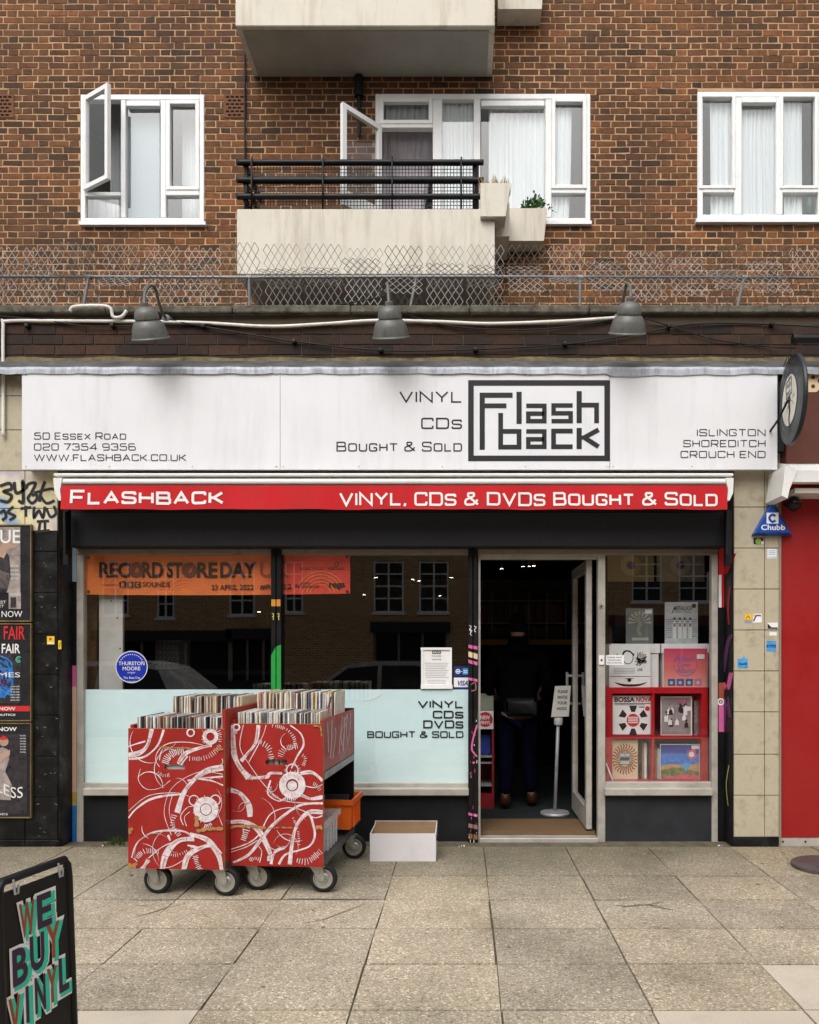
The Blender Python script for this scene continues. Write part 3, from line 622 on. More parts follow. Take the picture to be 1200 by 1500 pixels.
# interior
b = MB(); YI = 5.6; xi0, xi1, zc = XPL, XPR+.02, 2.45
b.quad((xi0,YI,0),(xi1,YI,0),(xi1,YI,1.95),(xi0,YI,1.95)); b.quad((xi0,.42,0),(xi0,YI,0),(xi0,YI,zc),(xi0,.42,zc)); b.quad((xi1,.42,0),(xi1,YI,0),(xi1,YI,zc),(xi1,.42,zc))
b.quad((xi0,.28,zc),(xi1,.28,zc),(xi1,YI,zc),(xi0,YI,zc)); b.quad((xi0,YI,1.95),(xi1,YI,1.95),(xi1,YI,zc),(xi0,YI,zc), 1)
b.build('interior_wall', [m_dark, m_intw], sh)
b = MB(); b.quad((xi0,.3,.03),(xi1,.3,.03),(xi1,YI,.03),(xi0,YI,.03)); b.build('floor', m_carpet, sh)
YS = .2
# box over the window: roller shutter housing
b = MB(); b.pbox(100,750,1063,801, .04, .3, 0, .008); b.build('shutter_box', m_box, sh)
b = MB(); b.box(XPL, XPR, .06, .32, P(0,750,.04)[2]+.002, ZF-.02); b.build('lintel', m_black, sh)
b = MB()                                                      # painted return strips beside the windows
for q, mi in (((106,801,112,852),0),((106,852,112,905),1),((106,905,112,975),2),((106,975,112,1006),3),((106,1006,112,1160),4),((106,1160,112,1180),5),((106,1180,112,1243),6)): b.pbox(*q, YS+.01, YS+.06, mi)
b.build('painted_post', [plain('pale_blue', (.35,.45,.55),.5), m_black, m_black, m_pink, plain('peach', (.62,.40,.28), .6), plain('ochre', (.42,.30,.06), .6), plain('strong_blue', (.02,.16,.42), .5)], sh)
b = MB()
for q, mi in (((1053,801,1062,842),0),((1053,842,1057,890),1),((1057,842,1062,890),0),((1053,890,1062,1000),2),((1053,1000,1062,1030),3),((1053,1030,1062,1072),4),((1053,1072,1062,1238),2)): b.pbox(*q, YS+.01, YS+.06, mi)
po = b.build('painted_post', [plain('signal_red', (.50,.014,.02), .5), m_card, m_black, plain('rust_red', (.32,.07,.04), .6), m_pink], sh)
b = MB(); f = F(YS+.008)
b.ribbon(arc(1056,1028,4.2,0,360,18)[:-1], 2.2, f, .001, 0, True); b.disc(1056,1028,1.3,f,.001,0)
b.build('painted_ring', m_card, po)
b = MB(); b.box(XPR-.004, XPR+.001, .02, YS+.06, 0, P(0,801)[2]); rv = b.build('reveal', m_black, sh)
fr = lambda u, v, k=0: (XPR-.005-k, .02+u*.22, CH+(VY-v)*.0051)
b = MB()
for i, (pts, w, mi) in enumerate((([(.05,930),(.5,945),(.9,985)],13,0), ([(.1,985),(.5,1010),(.95,1000)],14,1), ([(.2,1050),(.6,1020),(.9,1070)],12,0), ([(.3,1120),(.6,1150),(.4,1180)],3,2), ([(.2,860),(.4,890),(.3,915)],6,3), ([(.0,815),(.9,840)],30,3))): 
    b.ribbon([(u, v) for u, v in cr(pts, 5)], w*.03, lambda u, v, k: fr(u, v, k), .0005+.0003*i, mi)
b.build('spray_paint', [plain('violet_spray', (.10,.03,.10), .6), m_pink, plain('yellow_green_spray', (.4,.38,.12), .6), plain('red_spray', (.38,.015,.018), .6)], rv)
# window frames and panes
def shop_window(frames, panes, riser):
    b = MB()
    for i, q in enumerate(frames): b.pbox(*q, YS-.0015*(i % 3), YS+.07, 0, .004)
    w = b.build('shop_window', m_alu, sh)
    for q in panes: pane(*q, w, YS+.03, m_glass)
    return w
wl_ = shop_window([(112,812,122,1240),(122,1147,687,1155)], [(122,812,397,1150),(412,812,687,1150)], None)
b = MB(); b.pbox(112,803,1052,812, YS-.01, YS+.08, 0, .004); b.build('head_rail', m_alud, sh)
b = MB(); b.pbox(112,801,700,803.5, YS-.016, YS-.008); b.build('bead', m_alud, sh)
b = MB(); b.pbox(121,1155,687,1166, YS-.055, YS+.08, 0, .006); b.build('sill', m_alu, wl_)
b = MB(); b.rect(122,1010,397,1150,F(YS+.0315),0); b.rect(412,1010,687,1150,F(YS+.0315),0); b.build('frosted_film', m_film, wl_)
b = MB(); b.pbox(122,1165,687,1243, YS+.012, YS+.10); b.build('stall_riser', M('riser_black', (.007,.007,.009), .6, .3, 4, dirt=(.022,.022,.022), dscale=6, damt=.4), sh)
wr_ = shop_window([(876,805,887,1241),(1043,812,1052,1241),(887,1146,1043,1155)], [(887,812,1043,1148)], None)
b = MB(); b.pbox(886,1155,1045,1166, YS-.055, YS+.08, 0, .006); b.build('sill', m_alu, wr_)
b = MB(); b.pbox(887,1165,1044,1243, YS+.012, YS+.10); b.build('stall_riser', m_riser, sh)
# black posts, with their spray paint
b = MB(); b.pbox(397,801,404,1243, YS-.03, YS+.09, 0, .003); b.pbox(405,801,412,1243, YS-.03, YS+.09, 0, .003); p1 = b.build('mullion', m_black, sh)
b = MB(); f = F(YS-.031); b.poly([(397.3,960),(403.8,948),(403.8,1012),(397.3,1012)],f,.001); b.poly([(405.2,947),(411.7,944),(411.7,1012),(405.2,1012)],f,.001); b.rect(397.6,878,403.8,888,f,.001,1); b.rect(405.2,878,411,888,f,.001,1)
for u in (399.5, 407.5): b.ribbon([(u-1.3,899),(u+1.3,899),(u+1.3,903),(u-1,903)],1.2,f,.001,2); b.ribbon([(u+1,903),(u+1,908)],1.2,f,.0013,2)
b.build('spray_paint', [m_green, plain('orange_sticker', (.6,.25,.03), .5), plain('yellow_paint', (.6,.5,.1), .5)], p1)
b = MB(); b.pbox(686,801,692.5,1243, YS-.03, YS+.09, 0, .003); b.pbox(693.5,801,700,1243, YS-.03, YS+.09, 0, .003); p2 = b.build('mullion', m_black, sh)
b = MB(); f = F(YS-.031)
for v, h, mi, s_ in ((944,5,0,3),(954,8,1,4),(966,5,0,4),(992,4,0,3),(1190,4,0,3),(1206,6,2,3),(1221,7,3,2)):
    b.poly([(686.3,v),(692.3,v+s_/2),(692.3,v+s_/2+h),(686.3,v+h)],f,.001,mi); b.poly([(693.7,v+s_/2),(699.7,v+s_),(699.7,v+s_+h),(693.7,v+s_/2+h)],f,.001,mi)
b.ribbon(cr([(699,1062),(695,1075),(692,1088),(691.5,1098),(696,1105),(699,1108)],6),2.4,f,.002,0); b.disc(694,1117,1.8,f,.002,0,12); b.ribbon(cr([(690,1003),(696,1000),(697,1010),(690,1012)],5),1.5,f,.002,2)
for i in range(26): u, v = random.uniform(687,699), random.uniform(1050,1235); b.ribbon([(u,v),(u+random.uniform(-.6,.6),v+random.uniform(1,5))],random.uniform(.4,1),f,.0016,random.choice((0,3,4)))
for u, v in ((689,920),(696,921),(690,926)): b.ribbon(cr([(u-1.5,v-4),(u+1.5,v-2),(u-1,v+2),(u+1.2,v+5)],4),.9,f,.001,4)
b.build('spray_paint', [m_pink, m_cream, plain('dull_rose', (.3,.13,.12), .6), plain('rust_brown', (.22,.11,.05), .7), m_card], p2)
for u in ((388,400),(414,428),(672,686),(702,716)):
    b = MB(); b.pbox(u[0],800.5,u[1],803.5, YS-.045, YS-.01); b.build('bracket', m_galv, sh)
# door set
b = MB(); b.pbox(702,810,876,819, YS+.01, YS+.08, 0, .004); b.pbox(700.5,812,704,1240, YS+.0, YS+.08, 0, .003); b.build('door_frame', m_alu, sh)
b = MB(); b.pbox(703,1228,877,1240, YS-.02, YS+.10, 0, .005); b.build('threshold', m_alu, sh)
b = MB(); b.box(P(703,0,.3)[0], P(872,0,.3)[0], .30, .78, .02, .045); b.build('mat_well', m_wood, sh)
# open door leaf, swung in square to the front
hx, hy = 1.005, YS+.10; DL, z0, z1 = .84, .06, P(0,820,.3)[2]; b = MB(); th = .045
b.cbox(hx-th, hx, hy, hy+.075, z0, z1, .004); b.cbox(hx-th, hx, hy+DL-.075, hy+DL, z0, z1, .004); b.box(hx-th+.002, hx-.002, hy+.075, hy+DL-.075, z0, z0+.16); b.box(hx-th+.002, hx-.002, hy+.075, hy+DL-.075, z1-.08, z1)
dr_ = b.build('door', m_alu, sh)
b = MB(); b.quad((hx-.022,hy+.07,z0+.15),(hx-.022,hy+DL-.07,z0+.15),(hx-.022,hy+DL-.07,z1-.07),(hx-.022,hy+.07,z1-.07)); b.build('pane', m_glass, dr_)
b = MB(); b.tube([(hx-.09,hy+DL-.05,.95),(hx-.09,hy+DL-.05,1.25)], .012, 10); b.box(hx-.09,hx-.04,hy+DL-.06,hy+DL-.04,.97,.99); b.box(hx-.09,hx-.04,hy+DL-.06,hy+DL-.04,1.21,1.23); b.build('handle', m_galv, dr_)
b = MB(); f = F(YS-.004); b.pbox(877.5,960,885.5,974, YS-.014, YS-.001, 0, .003); b.disc(881,967,1.6,f,.012,1,14); tag(b.build('door_bell', [m_card, m_ink]), 'small white door bell with black button on the door jamb', 'door bell')
b = MB(); b.disc(881,888,3.2,f,.002,0,16); b.disc(881,888,1.5,f,.003,1,12); b.build('lock', [m_zinc, m_ink], wr_)

# ------------------------------------------------------------------ sign board
YG = -.13; f = F(YG)
sg = thing('shop_sign', 'long white sign board over the shop with squared black lettering and a boxed logo', 'sign', P(585,688,YG))
b = MB()
for a, c in ((32,410.3),(410.8,893.3),(893.8,1139)): b.pbox(a,545,c,688, YG, YG+.012, 0, .002)
b.pbox(34,548,1137,685, YG+.014, -.005); b.build('panel', m_sign, sg)
b = MB()
for s, u0, u1, vt, vb, w in (('VINYL',585,677,573,590,2.3),('CDs',617,677,612,628.5,2.3),('Bought & Sold',493,677,647,661.5,1.9),('50 Essex Road',50,185,633.5,644,1.35),('020 7354 9356',50,199,649.5,660,1.35),('www.flashback.co.uk',50,273,665.5,675.5,1.35),('ISLINGTON',1021,1121.5,628.5,639,1.35),('SHOREDITCH',1001,1121.5,644.5,655,1.35),('CROUCH END',997,1121.5,660.5,671,1.35)):
    b = MB(); bank(b, s, u0, u1, vt, vb, f, w, .0015, 0, 1.0 if s.startswith('www') else .82); b.build('lettering', m_ink, sg)
b = MB(); k = .0015
b.ribbon([(690,561),(889.5,561),(889.5,671.5),(690,671.5)],8.2,f,k,0,True)
lw = 7.6
def st(pts, i=0, closed=False, w=lw): b.ribbon(pts, w, f, k+.0003*i, 0, closed)
st([(751,579),(706.5,579),(706.5,659)],0); st([(710,594.5),(742,594.5)],1,w=7)
st([(760.5,574),(760.5,621)])
for dy in (0, 37.5):
    st([(771,594.5+dy),(797.5,594.5+dy),(797.5,617+dy),(774,617+dy),(774,606+dy),(797,606+dy)],0,w=6.6)
st([(839,594),(811,594),(811,605.5),(836,605.5),(836,617),(808,617)],0,w=6.6)
st([(848.5,573),(848.5,620)]); st([(852,593.5),(874,593.5),(874,620)],1,w=7)
st([(733.5,605),(733.5,655),(760.5,655),(760.5,632),(737,632)],0,w=7)
st([(839,631.5),(811,631.5),(811,654.5),(839,654.5)],0,w=7)
st([(848.5,627),(848.5,658)]); st([(877,629.5),(856,641),(877,654.5)],1,w=7); st([(850,641),(858,641)],2,w=6)
b.build('logo', m_ink, sg)
b = MB()
for px in list(range(38,1136,122))+[406,415,889,898]:
    for py in (549.5, 683.5):
        c = P(px,py,YG); b.lathe([(.0,-.004),(.004,-.003),(.0055,0)], c, (0,1,0), 8)
b.build('screw', m_zinc, sg)

# ------------------------------------------------------------------ awning
aw = thing('awning', 'folded red awning with white lettering and white roller bar under the sign board', 'awning', P(575,746,-.2))
b = MB(); b.pbox(78,693,1075,697.5, -.20, -.01, 0, .006); b.build('hood', m_white, aw)
b = MB(); b.tube([P(84,706,-.185), P(1068,706,-.185)], .0225, 14); b.build('roller', m_white, aw, 'angle')
b = MB()
for s_ in (0, 1):
    a = [(1063,700),(1075,700),(1074,722),(1069,733),(1065,733),(1067,718)] if s_ else [(78,700),(91,700),(88,718),(90,733),(86,733),(80,722)]
    b.prism([P(u,v,-.215) for u, v in a], (0,.17,0))
b.build('end_bracket', m_white, aw)
b = MB(); n = 120; vs = []; yv = -.222; nr = 5
def val(u, t):
    px = 90+(1065-90)*u; w = .004*math.sin(u*70)+.006*math.sin(u*23+1)+.003*math.sin(u*151)
    return F(yv)(px+1.5*t*(u-.5), 711+35*t+.5*math.sin(u*47)*t, w*t)
for i in range(n+1):
    for j in range(nr+1): vs.append(val(i/n, j/nr))
b.add(vs, [(i*(nr+1)+j, (i+1)*(nr+1)+j, (i+1)*(nr+1)+j+1, i*(nr+1)+j+1) for i in range(n) for j in range(nr)])
vl = b.build('valance', m_red, aw, True)
def fv(u, v, k=0):
    uu = (u-90)/975; tt = (v-711)/35; q = val(uu, tt); return (q[0], q[1]-k, q[2])
def densify(s, *a, **kw): bank(*((b, s)+a), **kw)
b = MB(); bank(b, 'Flashback',104,328,717.5,739,fv,3.9,.003,0,.86,.34); b.build('lettering', m_card, vl); b = MB(); bank(b, 'VINYL, CDs & DVDs Bought & Sold',497,1051,721,741,fv,3.2,.003,0,.86,.36)
b.build('lettering', m_card, vl)
for u in ((92,100),(1063,1072)): b = MB(); b.pbox(u[0],746,u[1],828, -.05, .0, 0, .004); b.pbox(u[0]+1,748,u[1]-4,812, -.10, -.048, 0, .004); b.build('folding_arm', m_iron, aw)

# ------------------------------------------------------------------ parapet top: rotating mesh guard
gd = thing('anti_climb_guard', 'galvanised rotating mesh guard on a bar along the brick parapet', 'security guard', P(600,447,.12))
YR = .12
b = MB()
zb_ = P(0,406,YR)[2]
b.tube([(-4.2,YR,zb_+.01),(-2,YR,zb_+.0),(0,YR,zb_+.004),(3.5,YR,zb_-.006)], .011, 8); b.build('bar', m_pole, gd, True)
px_posts = [-60,130,365,610,850,1090,1250]
for i, px in enumerate(px_posts):
    b = MB(); x = P(px,0,YR)[0]; b.tube([(x-.06*(i % 2),YR+.02,ZP+.05),(x,YR,zb_)], .011, 8); b.lathe([(.017,-.02),(.017,.02)], (x,YR,zb_), (1,0,0), 10); b.build('post', m_pole, gd)
def wing(b, ang):
    du, dv = .0552, .088; nx, nv = 10, 5
    ca, sa = math.cos(ang), math.sin(ang)
    q = lambda i, j: Vector((-.138+i*du/2, sa*(.012+j*dv/2), ca*(.012+j*dv/2)))
    nrm = Vector((0, ca, -sa))*.0012
    for i in range(nx):
        for j in range(nv):
            A, B = (q(i,j), q(i+1,j+1)) if (i+j) % 2 == 0 else (q(i,j+1), q(i+1,j))
            d = (B-A).normalized(); s = d.cross(nrm.normalized())*.0019
            b.add([A+s-nrm, A-s-nrm, B-s-nrm, B+s-nrm, A+s+nrm, A-s+nrm, B-s+nrm, B+s+nrm], [(0,1,2,3),(7,6,5,4),(0,3,7,4),(1,5,6,2)])
protos = []
for v in range(3):
    b = MB()
    for a in ((0,95,180,272),(0,88,178,265),(0,120,240))[v]: wing(b, R(a+random.uniform(-8,8)))
    me = b; protos.append(b)
rots = []
o3 = Vector(ORIG[gd]); k = 0; x = -4.05
first = {}
ORIG_Z = Vector((0,0,0))
while x < 3.5:
    v = random.choice((0,0,1,2))
    if v not in first:
        tmp = thing('tmp', None, None); o = protos[v].build('mesh_rotor', M('weathered_mesh', (.30,.29,.275), .6, .3, 9, metal=.2, dirt=(.12,.08,.05), dscale=5, damt=.8), tmp); o.parent = gd; bpy.data.objects.remove(tmp); first[v] = o
    else: o = first[v].copy(); COL.objects.link(o); o.parent = gd
    o.location = Vector((x, YR, zb_+.002))-o3
    o.rotation_euler = (R(random.choice((0, 4, -6, 10, 22, -18, 45, 60, -35))+random.uniform(-5,5)), random.uniform(-.02,.02), random.uniform(-.03,.03)); x += .302; k += 1

# ------------------------------------------------------------------ goose-neck lamps, conduits, cables
LG = 'goose neck lamps over the sign board'
def gooseneck(px, pyt, pyb, wx, wy, tilt, armp, label, y=-.42):
    c = P(px, pyb, y); r = .122; base = Vector(c); top = P(px, pyt, y)
    t = thing('wall_lamp', label, 'lamp', P(wx, wy, 0), LG)
    ax = Vector((tilt, .48, -1)).normalized(); apex = Vector(P(*armp[0], y))
    b = MB(); b.lathe([(.016,-.03),(.026,-.026),(.029,-.004),(.034,.0),(.058,.010),(.075,.032),(.082,.062),(.083,.076),(.077,.081),(.080,.086),(.094,.096),(.110,.128),(.120,.168),(.124,.192),(.131,.199),(.131,.205),(.124,.204),(.104,.13),(.08,.09),(.06,.04),(0,.02)], apex, ax, 32); b.build('lamp_shade', m_lamp, t, 'angle')
    b = MB(); b.lathe([(0,.02),(.03,.05),(.042,.1),(.03,.135),(0,.15)], apex, ax, 16); b.build('bulb', plain('frosted_bulb', (.6,.6,.58), .3), t, True)
    wpt = Vector(P(wx, wy, -.01)); nA = len(armp)
    pts = cr([P(u, v, y+(-.01-y)*(i/nA)**1.3) for i, (u, v) in enumerate(armp)]+[tuple(wpt)], 8)
    b = MB(); b.tube(pts, .011, 10); b.build('arm', m_lamp, t, True)
    b = MB(); b.lathe([(0,-.03),(.028,-.025),(.042,-.008),(.042,.012)], wpt, (0,1,0), 20); b.build('wall_plate', m_lamp, t, 'angle')
gooseneck(216, 419, 497, 245, 468, .06, [(212,450),(212,432),(217,420),(226,420),(231,436),(237,456)], 'grey goose neck lamp near the left end of the parapet, its wall plate showing')
gooseneck(575, 419, 492, 578, 462, .04, [(570,448),(569,432),(568,420),(568,418),(571,432),(575,450)], 'grey goose neck lamp in the middle, below the cream balcony')
gooseneck(923, 417, 486, 905, 465, .0, [(923,442),(924,428),(922,418),(918,416),(915,430),(910,450)], 'grey goose neck lamp at the right, over the plain end of the sign board')
b = MB(); b.tube(cr([P(5,640,-.025),P(5,560,-.025),P(5,478,-.025),P(10,470.5,-.025),P(80,470,-.025),P(220,471,-.025),P(300,473,-.025),P(395,478,-.03),P(480,474,-.03),P(550,469.5,-.03),P(640,471,-.03),P(720,474,-.03),P(830,470,-.03),P(905,465,-.03)],8), .012, 8)
tag(b.build('conduit', m_pipe, None, True), 'white plastic conduit along the parapet and down the left pier', 'pipe')
b = MB(); b.tube(cr([P(103,456,-.07),P(110,449,-.08),P(150,448,-.08),P(162,452,-.07),P(166,464,-.06),P(178,464,-.05),P(186,455,-.05)],7), .012, 8)
tag(b.build('loose_cable', m_pipe, None, True), 'short white loose cable curling over the coping at the left lamp', 'cable')
CG = 'black cables looping across the parapet'
for pts, lab, r in (([(-40,460),(60,468),(130,478),(220,476),(330,474)],'black cable running from the left edge to the left lamp',.005), ([(245,468),(330,484),(405,496),(430,500),(555,513),(690,512),(830,504),(930,490),(1015,475),(1130,475),(1220,480)],'long black clipped cable sagging between the lamps above the lead',.006), ([(395,458),(470,450),(560,434),(556,425),(562,418)],'black cable rising to the middle lamp arm',.005), ([(590,458),(650,476),(740,483),(820,480),(905,467)],'black cable from the middle lamp to the right lamp',.005), ([(945,466),(990,480),(1050,498),(1130,508),(1165,510)],'black cable from the right lamp towards the record disc sign',.005), ([(200,462),(420,461),(480,452)],'thin black cable just under the coping at the left',.004), ([(1148,537),(1156,515),(1162,494),(1170,492)],'thin black cable rising behind the record disc sign to the black tube',.004)):
    b = MB(); b.tube(cr([P(u,v,-.03 if u < 1140 else -.2) for u, v in pts],8), r, 6); tag(b.build('cable', m_cable, None, True), lab, 'cable', CG)
b = MB()
for u, v in ((40,477.5),(165,477),(298,478),(431,500.5),(558,513),(697,512),(828,504),(980,478),(1131,475)):
    c = P(u,v,-.03); b.lathe([(0,-.022),(.014,-.02),(.018,0),(.018,.03)], c, (0,1,0), 12)
b.build('cable_clip', m_iron, sh)

# ------------------------------------------------------------------ neighbour on the right
nb = thing('neighbouring_shop', 'red panelled shop front with brown fascia at the right edge', 'building', (3.0, 0, 0))
b = MB(); x0 = P(1143,0)[0]; b.box(x0+.003, XR+.6, .012, .3, P(0,1227)[2], P(0,715)[2]+.06); b.build('wall_panel', m_rdwall, nb)
b = MB(); b.box(x0+.003, XR+.6, .0, .3, 0, P(0,1228)[2]); 
for px in (1147,1180,1215): b.lathe([(0,-.003),(.008,-.002),(.009,.002)], P(px,1233,0), (0,1,0), 10, 1)
b.build('kick_strip', [m_alu, m_ink], nb)
b = MB(); b.box(x0-.012, x0+.003, -.012, .02, 0, P(0,720)[2]); b.build('edge_trim', m_alud, nb)
b = MB(); b.pbox(1152,545,1330,681, -.10, .02, 0, .004); fa = b.build('fascia', m_brown, nb)
b = MB(); f = F(-.101); b.poly([(1184,545),(1193,545),(1199,548),(1200.5,553),(1197,558.5),(1201,563),(1201.5,569),(1196,574.5),(1184,574.5)],f,.002,0); b.disc(1191,553,2.8,f,.003,1); b.disc(1191,566,3,f,.003,1); b.build('lettering', [m_cream, m_brown], fa)
an = thing('awning_case', 'dirty white awning housing with a curved end at the right edge', 'awning', P(1180,730,-.2))
b = MB(); ys = -.32
prof = [(ys,P(0,689,ys)[2]),(ys+.02,P(0,680,ys)[2]),(-.0,P(0,679,0)[2]),(-.0,P(0,700,0)[2]),(ys+.05,P(0,707,ys)[2]),(ys,P(0,706,ys)[2])]
xa, xb = P(1160,0,ys)[0], XR+.6
b.prism([(xa,y,z) for y, z in prof], (xb-xa,0,0)); b.build('hood', m_white, an)
b = MB(); b.prism([P(u,v,ys-.01) for u, v in ((1150,682),(1162,684),(1168,690),(1163,702),(1157,716),(1154,730),(1145,726),(1148,705))], (0,.3,0)); b.build('end_cap', m_white, an)
b = MB(); b.box(xa+.05, xb, -.25, -.02, P(0,722,-.25)[2], P(0,715,-.25)[2]); b.build('front_rail', m_white, an)
b = MB(); b.box(xa+.05, xb, -.18, -.03, P(0,714,-.2)[2], P(0,706,-.2)[2]); b.build('rolled_canvas', m_red, an)
b = MB(); c = Vector(P(1163,738,-.12)); b.lathe([(0,-.055)]+[(.052*math.sin(R(a)), -.052*math.cos(R(a))) for a in range(20,170,15)]+[(0,.052)], c, (0,0,1), 20); b.tube([tuple(c), (c.x,0.01,c.z+.02)], .02, 10)
tag(b.build('ball_camera', plain('gloss_black', (.008,.008,.008), .15), None, True), 'black ball shaped fitting under the white awning housing', 'camera')
b = MB(); p0 = Vector(P(1161,496.5,-.25)); b.tube([tuple(p0), (XR+.5, -.25, p0.z)], .03, 14); b.lathe([(.032,0),(.034,.008),(.034,.03),(.03,.03)], p0, (1,0,0), 16); tag(b.build('tube_light', m_iron, None, 'angle'), 'black horizontal light tube above the brown fascia', 'lamp')
# projecting record disc
X0 = 487*5.6/1200; rcn = Vector((X0, -.40, CH+(VY-586)*5.6/1200)); rr = .305
rd = thing('record_sign', 'projecting sign shaped like a cracked vinyl record with a white label', 'sign', (X0, 0, rcn.z-rr))
ra = Vector((.9945,-.105,0)); re_ = Vector((-.105,-.9945,0))
b = MB(); b.lathe([(0,.004),(rr*.985,.004),(rr,-.004),(rr*.99,-.018),(rr*.965,-.025),(rr*.8,-.028),(rr*.795,-.026),(rr*.66,-.028),(rr*.655,-.026),(rr*.5,-.028),(.0,-.028)], rcn, ra, 64)
dk = b.build('disc', M('record_black', (.022,.024,.028), .35, .25, 7, dirt=(.07,.075,.09), dscale=3, damt=.6), rd)
fd = lambda u, v, k=0: tuple(rcn+ra*(-.029-k)+re_*(u*rr)+Vector((0,0,v*rr)))        # u: +1 towards the street = away from the wall
b = MB(); b.disc(0,0,.56,fd,.001,0,40); b.disc(0,0,.10,fd,.0025,1,20)
b.ribbon([(-.26,.44),(.16,.48),(.2,.12),(-.22,.08)],.035,fd,.002,1,True)
for s, v0 in (('Flash',.40),('back',.25)): textfit(b, s, -.2, .12, v0, v0-.11, fd, .002, 1, .01)
textfit(b, '123', .25,.40,.05,-.03,fd,.002,1); textfit(b,'50',-.40,-.28,.06,-.04,fd,.002,1)
b.build('label', [plain('record_label', (.72,.69,.60), .5), m_ink], dk)
b = MB()
for pts, w in (([(-.04,1.0),(-.02,.8),(.03,.66),(-.01,.5),(.02,.36)],.045), ([(0,-.1),(.04,-.25),(-.02,-.42),(.05,-.6)],.11), ([(.05,-.6),(.02,-.8),(.06,-.98)],.03), ([(.1,-.02),(.25,-.1),(.34,-.2)],.015)): b.ribbon(cr(pts,5), w, fd, .003, 0, taper=lambda t: 1.1-.6*t)
b.build('crack', m_ink, dk)
b = MB(); b.box(X0-.0, X0+.06, -.08, -.005, rcn.z-.27, rcn.z+.24); b.tube([(X0-.06,-.06,rcn.z-.16),(X0-.06,-.28,rcn.z-.10),tuple(rcn+Vector((-.04,0,0)))], .008, 8); b.tube([(X0+.03,-.04,rcn.z),(X0+.03,-.2,rcn.z)], .014, 8); b.build('bracket', m_iron, rd)
# alarm box
al = thing('alarm_box', 'blue triangular alarm box on the beige tiled pier', 'alarm', P(1131,784,0))
ya = -.075; A = [P(u,v,ya) for u, v in ((1131,739),(1155,780),(1107,780))]; Bk = [P(u,v,-.005) for u, v in ((1131,731),(1161.5,785),(1100.5,785))]
b = MB(); b.add(A+Bk, [(0,1,2),(0,3,4,1),(1,4,5,2),(2,5,3,0)]); b.build('case', plain('alarm_blue', (.012,.07,.36), .3), al)
b = MB(); f = F(ya); b.rect(1123,751,1140.5,767,f,.001,0); b.ribbon(cr([(1136,756),(1131,754),(1127,759),(1131,764.5),(1136,762.5)],6),3.4,f,.002,1); textfit(b,'Chubb',1115,1150,768.5,776.5,f,.002,0,.02); b.build('lettering', [m_card, plain('alarm_blue2', (.012,.07,.36), .3)], al)

# ------------------------------------------------------------------ posters on the left pier
def poster(py0, py1, label, draw):
    t = thing('poster_case', label, 'poster', P(0,py1,-.03), 'framed posters on the black pier')
    b = MB(); yk = -.035; u0, u1 = -62, 46
    for q in ((u0,py0,u0+2,py1),(u1-2,py0,u1,py1),(u0+2,py0,u1-2,py0+2),(u0+2,py1-2,u1-2,py1)): b.pbox(*q, yk, -.006, 0, .002)
    b.build('frame', M('dull_brass', (.20,.15,.07), .4, .2, 9, metal=.5), t)
    b = MB(); b.rect(u0+2,py0+2,u1-2,py1-2,F(yk+.008),0); b.build('backing', plain('poster_black', (.02,.02,.022), .3), t)
    b = MB(); ms = draw(b, F(yk+.007)); b.build('print', ms, t)
pgrey = M('poster_photo_grey', (.30,.25,.23), .35, .45, 14); pskin = M('poster_skin', (.42,.28,.21), .35, .2, 10); pdk = M('poster_dark', (.035,.03,.035), .35, .5, 20)
predp = plain('poster_red', (.55,.03,.03), .35); pwh = plain('poster_white', (.72,.72,.7), .35); pblue = M('poster_blue', (.03,.16,.45), .35, .6, 25); pmag = M('poster_magenta', (.28,.03,.30), .35, .6, 25); pgreen = plain('poster_green', (.10,.5,.3), .35)
def vog(b, f):
    b.rect(-56,772,30,868,f,.001,0); b.poly([(-30,868),(-26,830),(-14,812),(2,800),(14,815),(16,845),(10,868)],f,.002,2); b.poly([(-8,812),(4,795),(20,788),(30,795),(24,802),(12,806),(6,818)],f,.003,1)
    for i in range(12): b.ribbon(cr([(-12+i*2.2,825+i*2),(-4+i*1.6,840),(-8+i*2,862)],4),.5,f,.0035,0)
    textfit(b,'VOGUE',-56,30,776,796,f,.004,3,.012); textfit(b,'ON SALE NOW',-48,33,895,904,f,.002,3); b.rect(13,868,31,892,f,.002,0); b.rect(16,875,24,890,f,.003,2); textfit(b,'VINTAGE',14,30,869,873,f,.003,3)
    for i in range(4): textfit(b,'NEW IDEAS',16,28,828+i*6,831+i*6,f,.004,3)
    textfit(b,'BEST\nYET',-6,9,880,890,f,.002,3); return [pgrey, pskin, pdk, pwh]
def van(b, f):
    textfit(b,'VANITY FAIR',-56,37,917,937,f,.002,0,.012); textfit(b,'VANITY FAIR',-50,30,943,957,f,.004,1,.015)
    b.rect(-56,946,31,1030,f,.001,5)
    for i in range(26): b.ribbon(cr([(random.uniform(-40,10),random.uniform(950,980)),(random.uniform(-20,18),random.uniform(970,1000)),(random.uniform(-10,26),random.uniform(985,1025))],5),random.uniform(1.5,4.5),f,.0015+i*.00005,random.choice((2,2,3,5)))
    textfit(b,'GAMES',-30,30,985,992,f,.004,1); b.ribbon(arc(28,966,4,40,320,14),1.2,f,.004,4); b.ribbon(arc(28,966,1.8,0,300,10),.9,f,.004,4)
    for i in range(6): textfit(b,'stories inside',16,29,1004+i*4,1006.5+i*4,f,.004,1)
    b.rect(-56,1034,44,1042,f,.002,0); textfit(b,'ON SALE NOW',-40,23,1035.5,1040.5,f,.003,1,.02); textfit(b,'CULTURE + POLITICS',-50,23,1045.5,1048.5,f,.002,1,.02); return [predp, pwh, pblue, pmag, pgreen, pdk]
